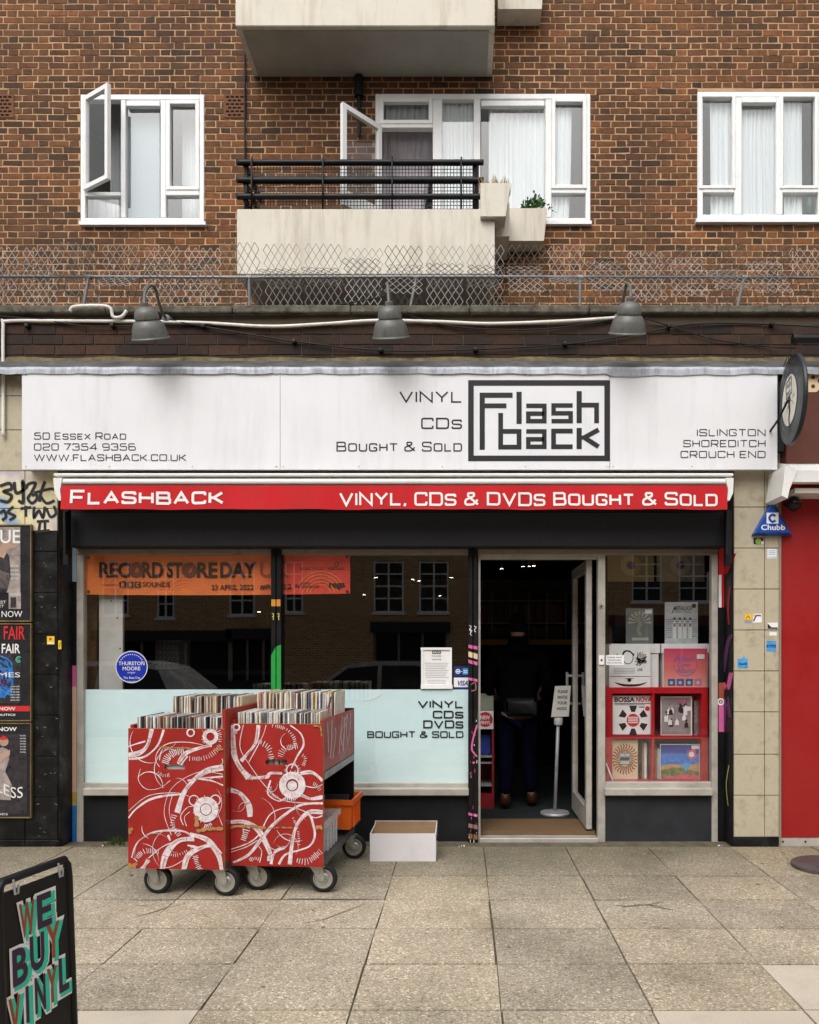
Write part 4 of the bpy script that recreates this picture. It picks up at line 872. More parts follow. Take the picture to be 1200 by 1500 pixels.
def lss(b, f):
    textfit(b,'ON SALE NOW',-48,25,1065,1071,f,.002,0,.025); b.rect(-56,1075,40,1192,f,.001,1)
    b.poly([(-30,1170),(-24,1120),(-8,1100),(4,1094),(12,1098),(14,1112),(8,1130),(18,1150),(16,1172)],f,.002,2); b.poly([(-4,1110),(6,1102),(15,1098),(15,1106),(6,1112),(-2,1122)],f,.003,3); b.disc(6,1086,7,f,.003,3,18); b.poly([(-2,1083),(6,1077),(13,1083),(4,1084)],f,.0035,4)
    textfit(b,'FEARLESS',-52,34,1144,1160,f,.004,0,.0, 0, lambda u, v, t: (u, v+4*math.sin(t*9)+6*t))
    for i in range(7): textfit(b,'more inside',30,38,1076+i*4,1078.5+i*4,f,.004,0)
    textfit(b,'MAGAZINES',-40,12,1191,1194,f,.003,0); return [pwh, pdk, pgrey, pskin, predp]
poster(768,911,'top framed magazine poster on the black pier, grey photograph with pale lettering',vog)
poster(913,1057,'middle framed magazine poster on the black pier, with red and neon colours',van)
poster(1059,1199,'bottom framed magazine poster on the black pier, dark with a red capped figure',lss)

# ------------------------------------------------------------------ stickers on the piers and glass
def sticker(px0, py0, px1, py1, y, label, mats, draw=None, name='sticker', cat='sticker', group=None):
    b = MB(); f = F(y); b.rect(px0,py0,px1,py1,f,.0008,0)
    if draw: draw(b, f)
    return tag(b.build(name, mats), label, cat, group)
m_stb = M('sticker_sky_blue', (.06,.30,.62), .4, .3, 40); m_sty = plain('sticker_yellow', (.75,.50,.02), .45); m_navy = plain('navy_print', (.02,.03,.15), .45)
PG = 'stickers on the beige tiled pier'; yp = -.0052
sticker(1104,788,1118,797,yp,'green and black sticker under the blue alarm box',[m_ink, plain('lime_print', (.30,.45,.08), .5), m_card],lambda b,f:(b.disc(1111,793,4.5,f,.0016,1,14),b.rect(1115,793,1118.6,797,f,.0012,2)),group=PG)
sticker(1124,804,1138,818,yp,'white postage stamp style sticker below the alarm box',[m_card, m_stb],lambda b,f:[b.rect(1126+i*2,815.5,1127+i*2,817,f,.0014,1) for i in range(6)]+[b.ribbon([(1126,807+i*2.5),(1136,807+i*2.5)],.7,f,.0014,1) for i in range(3)],group=PG)
sticker(1091,899,1101,908,yp,'yellow square sticker half way up the beige pier',[m_sty, plain('sticker_red', (.5,.08,.05), .5)],lambda b,f:b.ribbon([(1093,906),(1096,902),(1099,906)],1.4,f,.0014,1),group=PG)
sticker(1091,909,1101,912.5,yp,'tiny grey label under the yellow square sticker',[plain('grey_label', (.3,.27,.32), .5)],None,group=PG)
sticker(1103,899,1116,912,yp,'torn purple and yellow sticker next to the yellow square one',[m_card, plain('purple_print', (.16,.06,.20), .5), m_sty],lambda b,f:(b.ribbon(cr([(1104,910),(1108,902),(1115,902)],5),2.4,f,.0014,1),b.rect(1103.4,899.3,1107,903,f,.0013,2)),group=PG)
sticker(1124,912,1139.5,921.5,yp,'white sticker with dark triangle at the pier edge',[m_card, m_ink],lambda b,f:(b.poly([(1124.4,913),(1124.4,921),(1132,921)],f,.0014,1),b.rect(1127,919,1139,921,f,.0016,1)),group=PG)
sticker(1127,926,1138,931,yp,'thin white strip sticker over the right blue sticker',[m_card],None,group=PG)
sticker(1123,939,1137,954,yp,'right blue square sticker with dark lettering on the beige pier',[m_stb, m_navy],lambda b,f:(b.rect(1123.3,944.5,1136.7,948.5,f,.0013,1),textfit(b,'Sound',1125,1135,945,948,f,.002,0,.02)),group=PG)
sticker(1080.5,965,1095.5,978.5,yp,'left torn blue sticker with dark lettering lower on the beige pier',[m_stb, m_navy],lambda b,f:(b.poly([(1087,965),(1090,961),(1092,965)],f,.0012,0),textfit(b,'Sound',1082,1094,970,974,f,.002,1,.03)),group=PG)
sticker(69,932,80,944,-.0052,'yellow sticker on the black tiled pier',[m_sty, plain('pale_print', (.75,.7,.6), .5), predp],lambda b,f:(b.rect(70,940.5,79,943.2,f,.0012,1),b.disc(74,936,2,f,.0014,2,10)),group='stickers on the black pier')
sticker(85.5,938,90,951,-.002,'narrow yellow sticker at the edge of the black pier',[m_sty, m_ink],lambda b,f:b.ribbon([(87,948),(89,941)],.8,f,.0013,1),group='stickers on the black pier')
# blue plaque sticker
yg = YS+.0285
b = MB(); f = F(yg); b.disc(193,977,23.5,f,.001,1,48); b.disc(193,977,22.3,f,.0018,0,48)
textfit(b,'THURSTON',174,212,969,974.5,f,.003,1,.01); textfit(b,'MOORE',180,206,976.5,982,f,.003,1,.01); textfit(b,'singer',187,199,984,987,f,.003,1); textfit(b,'The Best Day',181,206,991,995.5,f,.003,1); textfit(b,'released here',185,201,997,998.7,f,.003,1)
for i in range(14):
    a = R(205+130*i/13); u, v = 193+18.5*math.cos(a), 977+18.5*math.sin(a); b.rect(u-.8,v-.6,u+.8,v+.6,f,.003,1)
tag(b.build('round_sticker', [m_blue, pwh]), 'round blue plaque sticker with white lettering on the left window', 'sticker')
# notice, card logos
nt = thing('notice', 'white notice sheet in a white holder standing at the foot of the second window', 'notice', P(639,1008,YS-.0))
b = MB()
for q in ((616.5,948.5,662,952),(616.5,1003,663,1009),(617,952,619.5,1003),(659.5,952,662,1003)): b.pbox(*q, YS+.014, YS+.026)
b.build('holder', m_upvc, nt)
b = MB(); f = F(YS+.025); b.rect(619,951,660,1004,f,.0005,0); textfit(b,'SALE',634,645,954,957,f,.002,1,.03); b.rect(633,953,646,958,f,.0012,2); textfit(b,'THE WEEK',632,647,960,962,f,.002,2); textfit(b,'NOTICE',633,646,965,967,f,.002,2)
for i in range(9): b.rect(622+(i*7 % 3)*.8,971+i*2.6,657-(i*5 % 4)*1.2,972+i*2.6,f,.0012,3)
for i in range(3): b.rect(626,996+i*2.4,653,996.8+i*2.4,f,.0012,3)
b.build('sheet', [m_card, pwh, m_ink, plain('print_grey', (.42,.42,.42), .6)], nt)
def cards(b, f):
    b.disc(671,983.5,3.6,f,.0014,1,18); b.disc(671,983.5,2.4,f,.0018,0,18); b.rect(669,982.6,673,984.6,f,.002,1); b.rect(678,979,686,988,f,.0014,2); b.rect(679,982,685,983.3,f,.0018,1); b.rect(679,984.5,685,985.6,f,.0018,1); b.rect(675,983,677,984,f,.0014,1)
sticker(665,976,687,991,yg,'dark blue payment card sticker above the white one beside the notice',[plain('card_navy', (.012,.03,.16), .4), pwh, m_stb],cards)
sticker(665,992.5,687,1009,yg,'white payment card sticker with blue letters beside the notice',[m_card, plain('visa_blue', (.02,.03,.25), .4)],lambda b,f:(textfit(b,'VISA',669,685.5,997,1004.5,f,.002,1,.03,.25),b.rect(665,1006.5,687,1009,f,.0015,1)))
b = MB(); f = F(yg)
for s, u0, vt, vb, w in (('VINYL',612,1026,1037.5,2.3),('CDs',634,1041,1052.5,2.3),('DVDs',620,1055,1067,2.3),('BOUGHT & SOLD',538,1071,1081,1.8)): bank(b, s, u0, 679, vt, vb, f, w, .001, 0, .85)
tag(b.build('window_lettering', m_ink), 'black squared lettering on the frosted lower part of the second window', 'lettering')
b = MB(); b.ribbon(cr([(532,1026),(545,1024),(556,1019),(563,1013)],6),1.2,f,.001,0,taper=lambda t: .4+.8*math.sin(t*3.1)); b.build('scratch', pwh, wl_)
def note(b, f):
    for s, v in (('PLEASE RING',962),('DOOR BELL',966),('FOR ATTENTION',970)): textfit(b,s,890+(1 if 'DOOR' in s else 0),911,v,v+2,f,.0015,1,.02)
sticker(887.5,959.5,914,974,yg,'small white note taped to the glass beside the door bell',[m_card, plain('note_ink', (.06,.05,.08), .6)],note,'paper_note','note')
# record day banner inside the glass
def bannermat():
    m, n, l, b = newmat('orange_banner'); wp = wpos(n); sx = n.new('ShaderNodeSeparateXYZ'); l.new(wp, sx.inputs[0])
    mr = n.new('ShaderNodeMapRange'); l.new(sx.outputs[0], mr.inputs[0]); mr.inputs[1].default_value = P(127,0,YS)[0]; mr.inputs[2].default_value = P(513,0,YS)[0]
    r = ramp(n, [(0, (.95,.235,.035)), (.62, (.95,.22,.04)), (.78, (.90,.075,.04)), (1, (.86,.055,.04))]); l.new(mr.outputs[0], r.inputs[0]); nz = noise(n, l, 5, 4, .6, wp); q = ramp(n, [(.35, (.82,)*3), (.65, (1.05,)*3)]); l.new(nz.outputs[0], q.inputs[0])
    l.new(mixc(n, l, 1.0, r.outputs[0], q.outputs[0], 'MULTIPLY'), b.inputs['Base Color']); b.inputs['Roughness'].default_value = .55; return m
yb = YS+.055
bn = thing('banner', 'orange record day banner hung inside across the two left windows', 'banner', P(320,872,yb))
fb = lambda u, v, k=0: F(yb)(u, v+1.5*math.sin((u-127)/386*math.pi)-((u-127)/386)*1.5, k+.004*math.sin(u*.06)+.003*math.sin(u*.15+1))
b = MB(); n = 80
vs = [fb(127+386*i/n, 813+58*j/3) for i in range(n+1) for j in range(4)]
b.add(vs, [(i*4+j, (i+1)*4+j, (i+1)*4+j+1, i*4+j+1) for i in range(n) for j in range(3)]); b.build('cloth', bannermat(), bn, True)
b = MB(); kb = .008; m_bink = plain('banner_ink', (.05,.022,.016), .6)
for s, a, c in (('REC',146,191),('RD',209,240),('ST',245,268),('RE',289,319),('DAY',323,376)): textfit(b,s,a,c,823,846,fb,kb,0,.035)
for u in (200,278): b.disc(u,834.5,11.5,fb,kb,2,28); b.disc(u,834.5,4,fb,kb+.001,1,16); b.disc(u,834.5,.9,fb,kb+.002,0,8)
textfit(b,'UK',381,424,823,846,fb,kb,3,.02)
for i, ch in enumerate('BBC'): u = 175.5+i*11; b.rect(u,851.5,u+9.5,860.5,fb,kb,0); textfit(b,ch,u+2.6,u+7,853,859,fb,kb+.001,4,.03)
textfit(b,'SOUNDS',210,250,852,859.5,fb,kb,0,.02); textfit(b,'supported by',150,172,855,858,fb,kb,0); textfit(b,'23 APRIL 2022',310,372,856,864,fb,kb,0,.02); textfit(b,'#RSD22',381,428,856,864,fb,kb,0,.02); textfit(b,'rega',482,506,855,865,fb,kb,0,.045); b.rect(433,857,439,861,fb,kb,0); textfit(b,'SOUND\nPERFORMANCE',441,468,853,862,fb,kb,0,.01); textfit(b,'HEARTLAND',481,505,832,836,fb,kb,0,.01); b.disc(493,828,3,fb,kb,0,16); b.disc(493,828,1.6,fb,kb+.001,4,12); textfit(b,'REPUBLIC OF MUSIC',440,475,832,836,fb,kb,0)
for cx in (190,270,470):
    for r_ in range(5): b.ribbon(arc(cx,874,16+r_*5,195,345,20), 1.3, fb, kb-.0015, 4)
for u, v in ((131,817),(131,867),(509,817),(509,868),(480,812)): b.disc(u,v,2.2,fb,kb,0,14)
b.build('print', [m_bink, plain('banner_red', (.6,.10,.04), .6), plain('banner_brown', (.16,.05,.03), .6), plain('banner_shade', (.36,.07,.03), .6), plain('banner_pale', (.85,.28,.10), .6)], bn)
# things standing inside the left windows
b = MB(); b.pbox(145,868,180,1012, YS+.12, YS+.15, 0, .003); 
for u, v in ((172,905),(176,950),(163,880)): b.disc(u,v,1.3,F(YS+.119),.0005,1,10)
tag(b.build('white_board', [M('chipped_white_board', (.60,.58,.55), .6, .1, 5, dirt=(.3,.28,.25), dscale=5, damt=.6), m_ink]), 'tall chipped white board standing inside the left window', 'board')
b = MB(); b.pbox(124,872,142,1012, YS+.2, YS+.22); tag(b.build('cork_board', M('brown_cork', (.16,.085,.03), .8, .3, 30)), 'narrow brown board beside the white board inside the left window', 'board')
bd = MB()
for i in range(52): c = P(124.3,815+i*3.75,YS+.05); bd.lathe([(0,-.007),(.007,0),(0,.007)], c, (0,0,1), 6)
bd.tube([P(124.3,813,YS+.05),P(124.3,1011,YS+.05)],.001,4)
tag(bd.build('bead_string', m_card, None, True), 'string of white beads down the left edge of the left window', 'beads', 'bead strings in the windows')
bd = MB()
for i in range(84): c = P(1041.2,815+i*3.9,YS+.05); bd.lathe([(0,-.006),(.006,0),(0,.006)], c, (0,0,1), 6)
bd.tube([P(1041.2,813,YS+.05),P(1041.2,1142,YS+.05)],.001,4)
tag(bd.build('bead_string', m_card, None, True), 'string of white beads down the right edge of the right window', 'beads', 'bead strings in the windows')
b = MB(); b.pbox(228,938,262,980, 1.2, 1.5)
f = F(1.199)
for i in range(5):
    for j in range(5): b.ribbon(arc(232+i*6.5,943+j*8,2.4,0,300,8),.9,f,.001,1)
tag(b.build('record_box', [plain('pale_print_box', (.30,.29,.27), .7), m_ink]), 'patterned grey record box inside the left window', 'box')
b = MB(); c = P(229,982,1.2); b.cbox(c[0]-.15, c[0]+1.2, 1.15, 1.6, c[2]-.04, c[2], .005); b.box(c[0]-.13, c[0]-.09, 1.18, 1.57, .03, c[2]-.04); b.box(c[0]+1.1, c[0]+1.14, 1.18, 1.57, .03, c[2]-.04); tag(b.build('table', m_dark), 'dark display table inside the left window', 'table')
# ------------------------------------------------------------------ right window display
y0 = YS+.14
su = thing('shelf_unit', 'glossy red cube shelf of four compartments in the right window', 'shelf', P(962,1153,y0))
fr_ = MB(); dep = .36
px0, px1, pya, pyb = 888, 1037, 1007, 1153
for q in ((px0,pya,px0+9,pyb),(px1-9,pya,px1,pyb),(px0+9,pya,px1-9,pya+9),(px0+9,pyb-10,px1-9,pyb)): fr_.pbox(*q, y0, y0+dep, 0, .002)
fr_.build('carcass', m_rshelf, su)
b = MB(); b.pbox(955,pya+9,959,pyb-10, y0+.004, y0+dep-.01, 0, .001); b.build('divider', m_rshelf, su)
b = MB(); b.pbox(px0+9,1078,955,1082, y0+.006, y0+dep-.01); b.pbox(959,1078,px1-9,1082, y0+.006, y0+dep-.01); b.build('shelf', m_rshelf, su)
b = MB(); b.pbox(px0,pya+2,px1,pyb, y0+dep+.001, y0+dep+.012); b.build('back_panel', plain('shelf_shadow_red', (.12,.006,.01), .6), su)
zb_ = P(0,1153,y0)[2]; b = MB(); b.box(P(px0,0,y0)[0], P(px1,0,y0)[0], y0, y0+dep+.2, .03, zb_-.002); tag(b.build('window_plinth', m_dark), 'dark plinth under the red cube shelf in the right window', 'plinth')
AG = 'records shown in the right window'
def sleeve(px0, py0, px1, py1, y, label, mats, draw, name='record_sleeve', cat='record', skew=0):
    a, c = P(px0,py1,y), P(px1,py0,y); b = MB(); b.cbox(a[0],c[0],y,y+.006,a[2],c[2],.001)
    t = b.build(name, mats[0]); tag(t, label, cat, AG if cat == 'record' else None)
    d = MB(); draw(d, F(y)); d.build('cover_print', mats[1:], t); return t
m_artr = plain('print_red', (.55,.03,.035), .4); m_ash = M('print_ash', (.22,.20,.20), .4, .6, 50)
def bossa(b, f):
    textfit(b,'BOSSA',900,930,1021,1028.5,f,.002,0,.04); textfit(b,'NOVA',932,954.5,1021,1028.5,f,.002,2,.04); b.rect(900,1030,953,1031,f,.0015,0); b.rect(900,1032,945,1032.8,f,.0015,0)
    b.disc(927.5,1055,9.5,f,.0015,1,30)
    for i in range(4): b.rect(920,1050+i*2.6,935,1051.3+i*2.6,f,.002,3)
    for i in range(6):
        a = R(-90+60*i); q = lambda r, t: (927.5+r*math.cos(a+t), 1055+r*math.sin(a+t)); b.poly([q(12.5,-.22),q(12.5,.22),q(22,.27),q(22,-.27)],f,.0015,0)
    b.disc(948.5,1038,3.6,f,.0015,1,18); b.rect(936,1035,944,1036.5,f,.0015,0)
sleeve(897.5,1019,956,1076,y0+.05,'white record sleeve with a red disc and dark petals in the top left cube',[m_card, m_ink, m_artr, plain('nova_red', (.45,.09,.09), .5), m_card],bossa)
def band(b, f):
    b.rect(969,1022,1012,1076,f,.0008,0)
    for i in range(16):
        u, v = random.uniform(975,1006), random.uniform(1032,1062); b.poly([(u-3,v+6),(u-2.5,v),(u,v-3),(u+2.5,v),(u+3,v+6)],f,.0015+i*.0001,random.choice((1,1,2)))
        b.disc(u,v-4.5,1.7,f,.002+i*.0001,random.choice((1,3)),10)
    textfit(b,'BAND',992,1010,1027,1031,f,.004,4,.03); b.rect(1001,1035,1012,1041,f,.004,2)
sleeve(968,1020,1014,1077,y0+.06,'grey photograph sleeve of a group with pink lettering in the top right cube',[m_card, M('print_warm_grey', (.28,.25,.25), .4, .25, 20), m_ink, m_card, plain('print_skin', (.4,.33,.3), .4), plain('print_pink', (.6,.06,.25), .4)],band)
def spiral(b, f):
    b.rect(897,1084,934,1141,f,.0006,0)
    for i in range(26):
        a = R(i*360/26); q = lambda r, t: (915.5+r*math.cos(a+t)*.92, 1112+r*math.sin(a+t)*1.08)
        b.ribbon([q(10,0),q(14,.18),q(18,.3),q(21,.22)],2.0,f,.001,1)
    b.rect(907,1102,924,1121,f,.002,2); b.rect(908.5,1104,915,1108,f,.003,3); b.rect(916,1104,922,1108,f,.003,3); b.rect(908.5,1110,922,1113,f,.003,4); b.rect(908.5,1115,922,1119,f,.003,3)
sleeve(896,1083,935,1142,y0+.05,'orange and cream spiral patterned sleeve in the bottom left cube',[m_kraft, plain('cream_print', (.68,.52,.36), .4), plain('burnt_print', (.30,.10,.03), .4), m_ash, plain('pale_grey_print', (.5,.5,.48), .4), m_ink],spiral)
def land(b, f):
    b.rect(968,1091,1024,1143,f,.0006,0); b.rect(968,1104,1024,1122,f,.001,1); b.poly([(968,1122),(985,1119),(1005,1121),(1024,1118),(1024,1130),(968,1132)],f,.0013,2); b.poly([(968,1128),(990,1124),(1024,1130),(1024,1143),(968,1143)],f,.0016,3); b.poly([(968,1140),(990,1136),(1010,1133),(1024,1137),(1024,1143),(968,1143)],f,.002,4)
    b.poly([(998,1122),(1005,1116),(1012,1122),(1005,1130)],f,.0025,5); b.poly([(1006,1100),(1018,1096),(1021,1109),(1010,1113)],f,.0022,4); b.disc(1013,1105,4,f,.003,6,14); b.rect(1013,1092,1024,1097,f,.003,6)
sleeve(967,1090,1025,1144,y0+.06,'blue and pink painted landscape sleeve in the bottom right cube',[m_card, plain('p_indigo', (.04,.06,.30), .4), M('p_blue', (.05,.18,.55), .4, .4, 30), M('p_sand', (.50,.28,.12), .4, .4, 30), M('p_olive', (.16,.18,.06), .4, .5, 30), M('p_rose', (.55,.10,.16), .4, .4, 30), plain('p_azure', (.10,.35,.65), .4), pwh],land)
SG2 = 'records standing spine out in the red cube shelf'
for i, (u, w, v0, m_) in enumerate(((936.5,3,1089,'dk'),(940.5,3,1086,'tn'),(944,3.5,1088,'wh'),(948.5,2.5,1086,'dk'),(951.5,3,1085,'wh'),(960,3,1098,'tn'),(963.5,3,1097,'wh'),(1017,5,1026,'gy'),(1022.5,5,1025,'gy'))):
    b = MB(); vb_ = 1077 if v0 < 1050 else 1142; b.pbox(u,v0,u+w,vb_,y0+.09,y0+.33,0,.001); mm = {'dk': m_ink, 'tn': m_kraft, 'wh': m_card, 'gy': m_ash}[m_]
    lab = ['thin dark','brown','thin pale'][['dk','tn','wh'].index(m_)] if m_ != 'gy' else 'grey'
    tag(b.build('record', mm), lab+' record spine standing in the '+('top right' if m_ == 'gy' else ('bottom right' if u > 957 else 'bottom left'))+' cube of the red shelf', 'record', SG2)
for (u0, u1, lab) in ((894,967,'left white lidded storage box on the red shelf'),(969,1040,'right white lidded storage box on the red shelf')):
    t = thing('storage_box', lab, 'box', P((u0+u1)/2,1006,y0+.1), 'white storage boxes on the red shelf')
    b = MB(); b.pbox(u0+2,957,u1-2,1007,y0+.09,y0+.36,0,.003); b.build('body', m_card, t); b = MB(); b.pbox(u0,943,u1,957,y0+.08,y0+.37,0,.003); b.build('lid', m_card, t)
def wsl(b, f):
    b.disc(920,963,8,f,.001,1,20,10); b.disc(920,963,7,f,.0015,0,20,9); b.ribbon(cr([(912,965),(914,955),(922,954),(929,960)],5),2.2,f,.002,1)
    for i in range(16): b.ribbon(cr([(933+random.uniform(-3,3),970+random.uniform(-8,6)),(938,968+random.uniform(-4,6)),(946+random.uniform(-3,2),966+random.uniform(-6,8))],4),.7,f,.002,1)
    textfit(b,'Was',931,945,955,965,f,.003,1,.0,.3); textfit(b,'Art',900,911,957,964,f,.003,1,.0,.3); b.rect(893,990.5,953,991.2,f,.001,1)
    for i in range(4): b.rect(899,979+i*2.2,930,979.8+i*2.2,f,.001,2)
    b.poly(cr([(900,999),(915,1002),(935,1002),(948,999),(935,1005),(912,1005),(900,999)],4)[:-1],f,.0015,1); b.disc(922,996,3,f,.002,1,12); b.ribbon([(916,994),(928,994)],.8,f,.002,1); textfit(b,'LIVE',934,941,979,983,f,.002,1,.02)
sleeve(892.5,945,953,1008,y0+.04,'white record sleeve with black ink drawing of a head in front of the white box',[m_card, m_card, m_ink, plain('ink_grey', (.4,.4,.4), .5)],wsl)
def alb(b, f):
    textfit(b,'Album',989,1018,961,969,f,.002,0,.0,.15); textfit(b,'Cover',992,1012,970,977,f,.002,0,.0,.1); textfit(b,'Album',991,1015,978,986,f,.002,0,.0,.1); b.ribbon(arc(1004,973,17,-20,250,24),.8,f,.002,0)
    for i in range(4): u = 978.5+i*13; b.rect(u,994.5,u+10.5,1004.5,f,.0015,1 if i < 3 else 2); b.disc(u+5,1000,2.6,f,.002,3,10)
    b.rect(1021,958.5,1032,965,f,.002,4)
def pinkmat():
    m, n, l, b = newmat('pink_orange_cover'); sx = n.new('ShaderNodeSeparateXYZ'); l.new(n.new('ShaderNodeTexCoord').outputs['Generated'], sx.inputs[0]); r = ramp(n, [(0, (.72,.36,.28)), (.45, (.66,.16,.14)), (1, (.55,.05,.12))]); l.new(sx.outputs[2], r.inputs[0]); l.new(r.outputs[0], b.inputs['Base Color']); b.inputs['Roughness'].default_value = .4; return m
sleeve(973,950,1036,1007,y0+.05,'pink and orange book of album covers in front of the right white box',[pinkmat(), plain('violet_letter', (.16,.10,.36), .4), plain('thumb_blue', (.05,.10,.28), .4), plain('thumb_pink', (.5,.16,.3), .4), plain('thumb_pale', (.35,.5,.6), .4), pwh],alb)
def met(b, f):
    textfit(b,'METALLICA',987,1014,888,894,f,.002,0,.02); b.ribbon([(988,890),(984,899)],1,f,.002,0); b.disc(1016.5,887.5,3.4,f,.002,0,14); textfit(b,'THE BLACK ALBUM LIVE',989,1012,895.5,897,f,.002,0)
    for i in range(9): b.ribbon([(975,908+i*3.2),(985+random.uniform(-4,4),907+i*3.3),(1021,908+i*3)],random.uniform(.7,1.8),f,.001,1)
    for u in (988,996,1003,1011): b.poly([(u-2.5,935),(u-2.8,915),(u,908),(u+2.8,915),(u+2.6,935)],f,.002,2); b.disc(u,906,1.7,f,.0025,0,10); b.rect(u-1.8,913,u+1.8,918,f,.003,3)
sleeve(974,882,1022.5,943,y0+.2,'tall pale grey concert poster with four white figures standing on the white boxes',[M('pale_photo_grey', (.50,.52,.54), .4, .15, 20), m_ink, plain('photo_grey', (.28,.28,.30), .4), pwh, pgrey],met,'poster','poster')
def grp(b, f):
    for i in range(9): a = R(180+i*22.5); b.poly([(937+4*math.cos(a-.05),912+4*math.sin(a)),(937+17*math.cos(a-.1),912+17*math.sin(a-.1)),(937+17*math.cos(a+.1),912+17*math.sin(a+.1))],f,.001,0)
    b.ribbon(cr([(937,899),(934,906),(938,914),(935,922),(938,931)],5),5,f,.0016,1); b.rect(926,934,950,938,f,.0016,0); b.rect(945,893,955,899,f,.002,2)
sleeve(917,891,957,943,y0+.22,'dim grey poster with a ray pattern standing behind the white sleeve',[plain('dim_grey', (.16,.17,.16), .5), plain('ray_pale', (.38,.38,.34), .5), plain('ray_mid', (.26,.25,.2), .5), pwh],grp,'poster','poster')
for u0, u1, lab, mm in ((890,958,'yellowish hanging sheet with a round motif at the top of the right window',(.30,.24,.10)),(962,1032,'pale hanging sheet at the top right of the right window',(.22,.20,.15))):
    b = MB(); f = F(y0+.25); b.rect(u0,812,u1,852,f,0,0); b.disc((u0+u1)/2,828,15,f,.001,1,24); b.disc((u0+u1)/2,828,6,f,.002,2,18); tag(b.build('hanging_sheet', [plain('sheet', mm, .6), plain('sheet_motif', tuple(c*1.5 for c in mm), .6), plain('sheet_violet', (.10,.07,.16), .6)]), lab, 'poster')
b = MB(); b.pbox(900,865,925,940,y0+.55,y0+.8,0,.01); tag(b.build('loudspeaker', m_black), 'black loudspeaker box in the shade of the right window', 'speaker')
b = MB(); b.tube([P(888,1118,y0-.03),P(901,1152,y0-.05)],.006,6); tag(b.build('white_rod', m_card, None, True), 'white twisted rod leaning at the lower left of the right window', 'rod')
# ------------------------------------------------------------------ seen through the door
b = MB(); x0 = .22; yr = 4.2
rk = thing('record_rack', 'pale framed record rack with a yellow rail deep inside the shop', 'rack', (.7,yr,.03))
zg = [P(0,v,yr)[2] for v in (880,913,938)]
for z in zg: b.box(.15,1.3,yr-.012,yr+.012,z-.01,z+.01)
for i in range(6): x = .15+i*.23; b.box(x-.008,x+.008,yr-.01,yr+.01,.03,zg[0]+.1)
b.build('frame', plain('rack_pale', (.55,.52,.46), .6), rk)
b = MB(); b.box(.1,1.35,yr-.25,yr-.22,P(0,945,yr)[2],P(0,937,yr)[2]); b.box(.1,1.35,yr-.3,yr-.26,.03,P(0,946,yr)[2],1); b.build('counter', [plain('rail_yellow', (.8,.5,.08), .6), m_dark], rk)
b = MB()
for z, z2 in ((zg[1]+.02,zg[0]-.03),(zg[2]+.01,zg[1]-.03)):
    x = .17
    while x < 1.25: w = random.uniform(.006,.02); b.box(x,x+w*.8,yr+.02,yr+.3,z,z2-random.uniform(0,.03),random.randrange(3)); x += w
b.build('records', [plain('sp_a', (.40,.28,.18), .7), plain('sp_b', (.15,.14,.16), .7), plain('sp_c', (.45,.12,.08), .7)], rk)['kind'] = 'stuff'
for u0, u1, lab in ((751,786,'left dark framed picture high on the back wall of the shop'),(793,830,'right dark framed picture high on the back wall of the shop')):
    b = MB(); yy = 5.5; f = F(yy); b.pbox(u0,822,u1,850,yy,yy+.03); b.rect(u0+2,824,u1-2,848,f,.001,1); tag(b.build('picture', [m_dark, M('dark_picture', (.16,.05,.03), .5, .8, 6)]), lab, 'picture', 'pictures on the back wall')
rs = thing('display_stand', 'red floor stand holding cards just inside the doorway', 'stand', P(712,1180,1.35))
yy = 1.3; b = MB(); xa, xb = P(690,0,yy)[0], P(724,0,yy)[0]; zz = lambda v: P(0,v,yy)[2]
b.box(xb-.02,xb,yy,yy+.35,.03,zz(1065)); b.box(xa,xa+.02,yy,yy+.35,.03,zz(1065)); b.box(xa+.02,xb-.02,yy+.33,yy+.35,.03,zz(1065)); b.box(xa+.02,xb-.02,yy+.002,yy+.33,.03,zz(1163)); b.box(xa-.004,xb+.004,yy-.004,yy+.355,zz(1065),zz(1062)); b.build('carcass', M('dull_red_stand', (.22,.012,.02), .5), rs)
b = MB()
for v in (1150,1117,1108): b.box(xa+.02,xb-.022,yy-.003,yy+.32,zz(v+1.5),zz(v)); 
b.build('shelf', m_galv, rs)
b = MB(); b.box(xa+.03,xb-.03,yy+.1,yy+.12,zz(1107),zz(1078)); b.build('blue_card', plain('deep_blue', (.02,.04,.25), .5), rs)
b = MB(); f = F(yy-.02); b.pbox(694,1041,723,1068,yy-.02,yy-.012); b.disc(711,1054,11,f,.001,1,24); textfit(b,'NEW',704,718,1048,1054,f,.002,0,.04); textfit(b,'VINYL',702,719,1056,1061,f,.002,0,.04); tag(b.build('card_sign', [m_card, predp]), 'white card with a red disc on the red stand inside the door', 'sign')
b = MB(); 
for i in range(6): b.pbox(694+i*.5,1016+i*2,723,1040,yy+.02+i*.03,yy+.03+i*.03,i % 3)
tag(b.build('magazine_pile', [plain('mag_a', (.3,.32,.25), .5), plain('mag_b', (.5,.42,.05), .5), plain('mag_c', (.35,.4,.42), .5)]), 'small pile of magazines on top of the red stand', 'magazines')
ss = thing('sanitiser_stand', 'grey floor stand with hand gel and a white sign inside the doorway', 'stand', P(813,1190,1.0))
yy = 1.05; c = Vector(P(813,1192,yy)); zz = lambda v: P(0,v,yy)[2]; c.z = .03
b = MB(); b.lathe([(0,0),(.125,0),(.128,.01),(.12,.022),(.03,.03),(0,.03)], c, n=32); b.build('base', m_galv, ss, 'angle')
b = MB(); b.tube([(c.x,yy,.05),(c.x+.03,yy,zz(1048))],.015,12); b.build('pole', m_galv, ss, True)
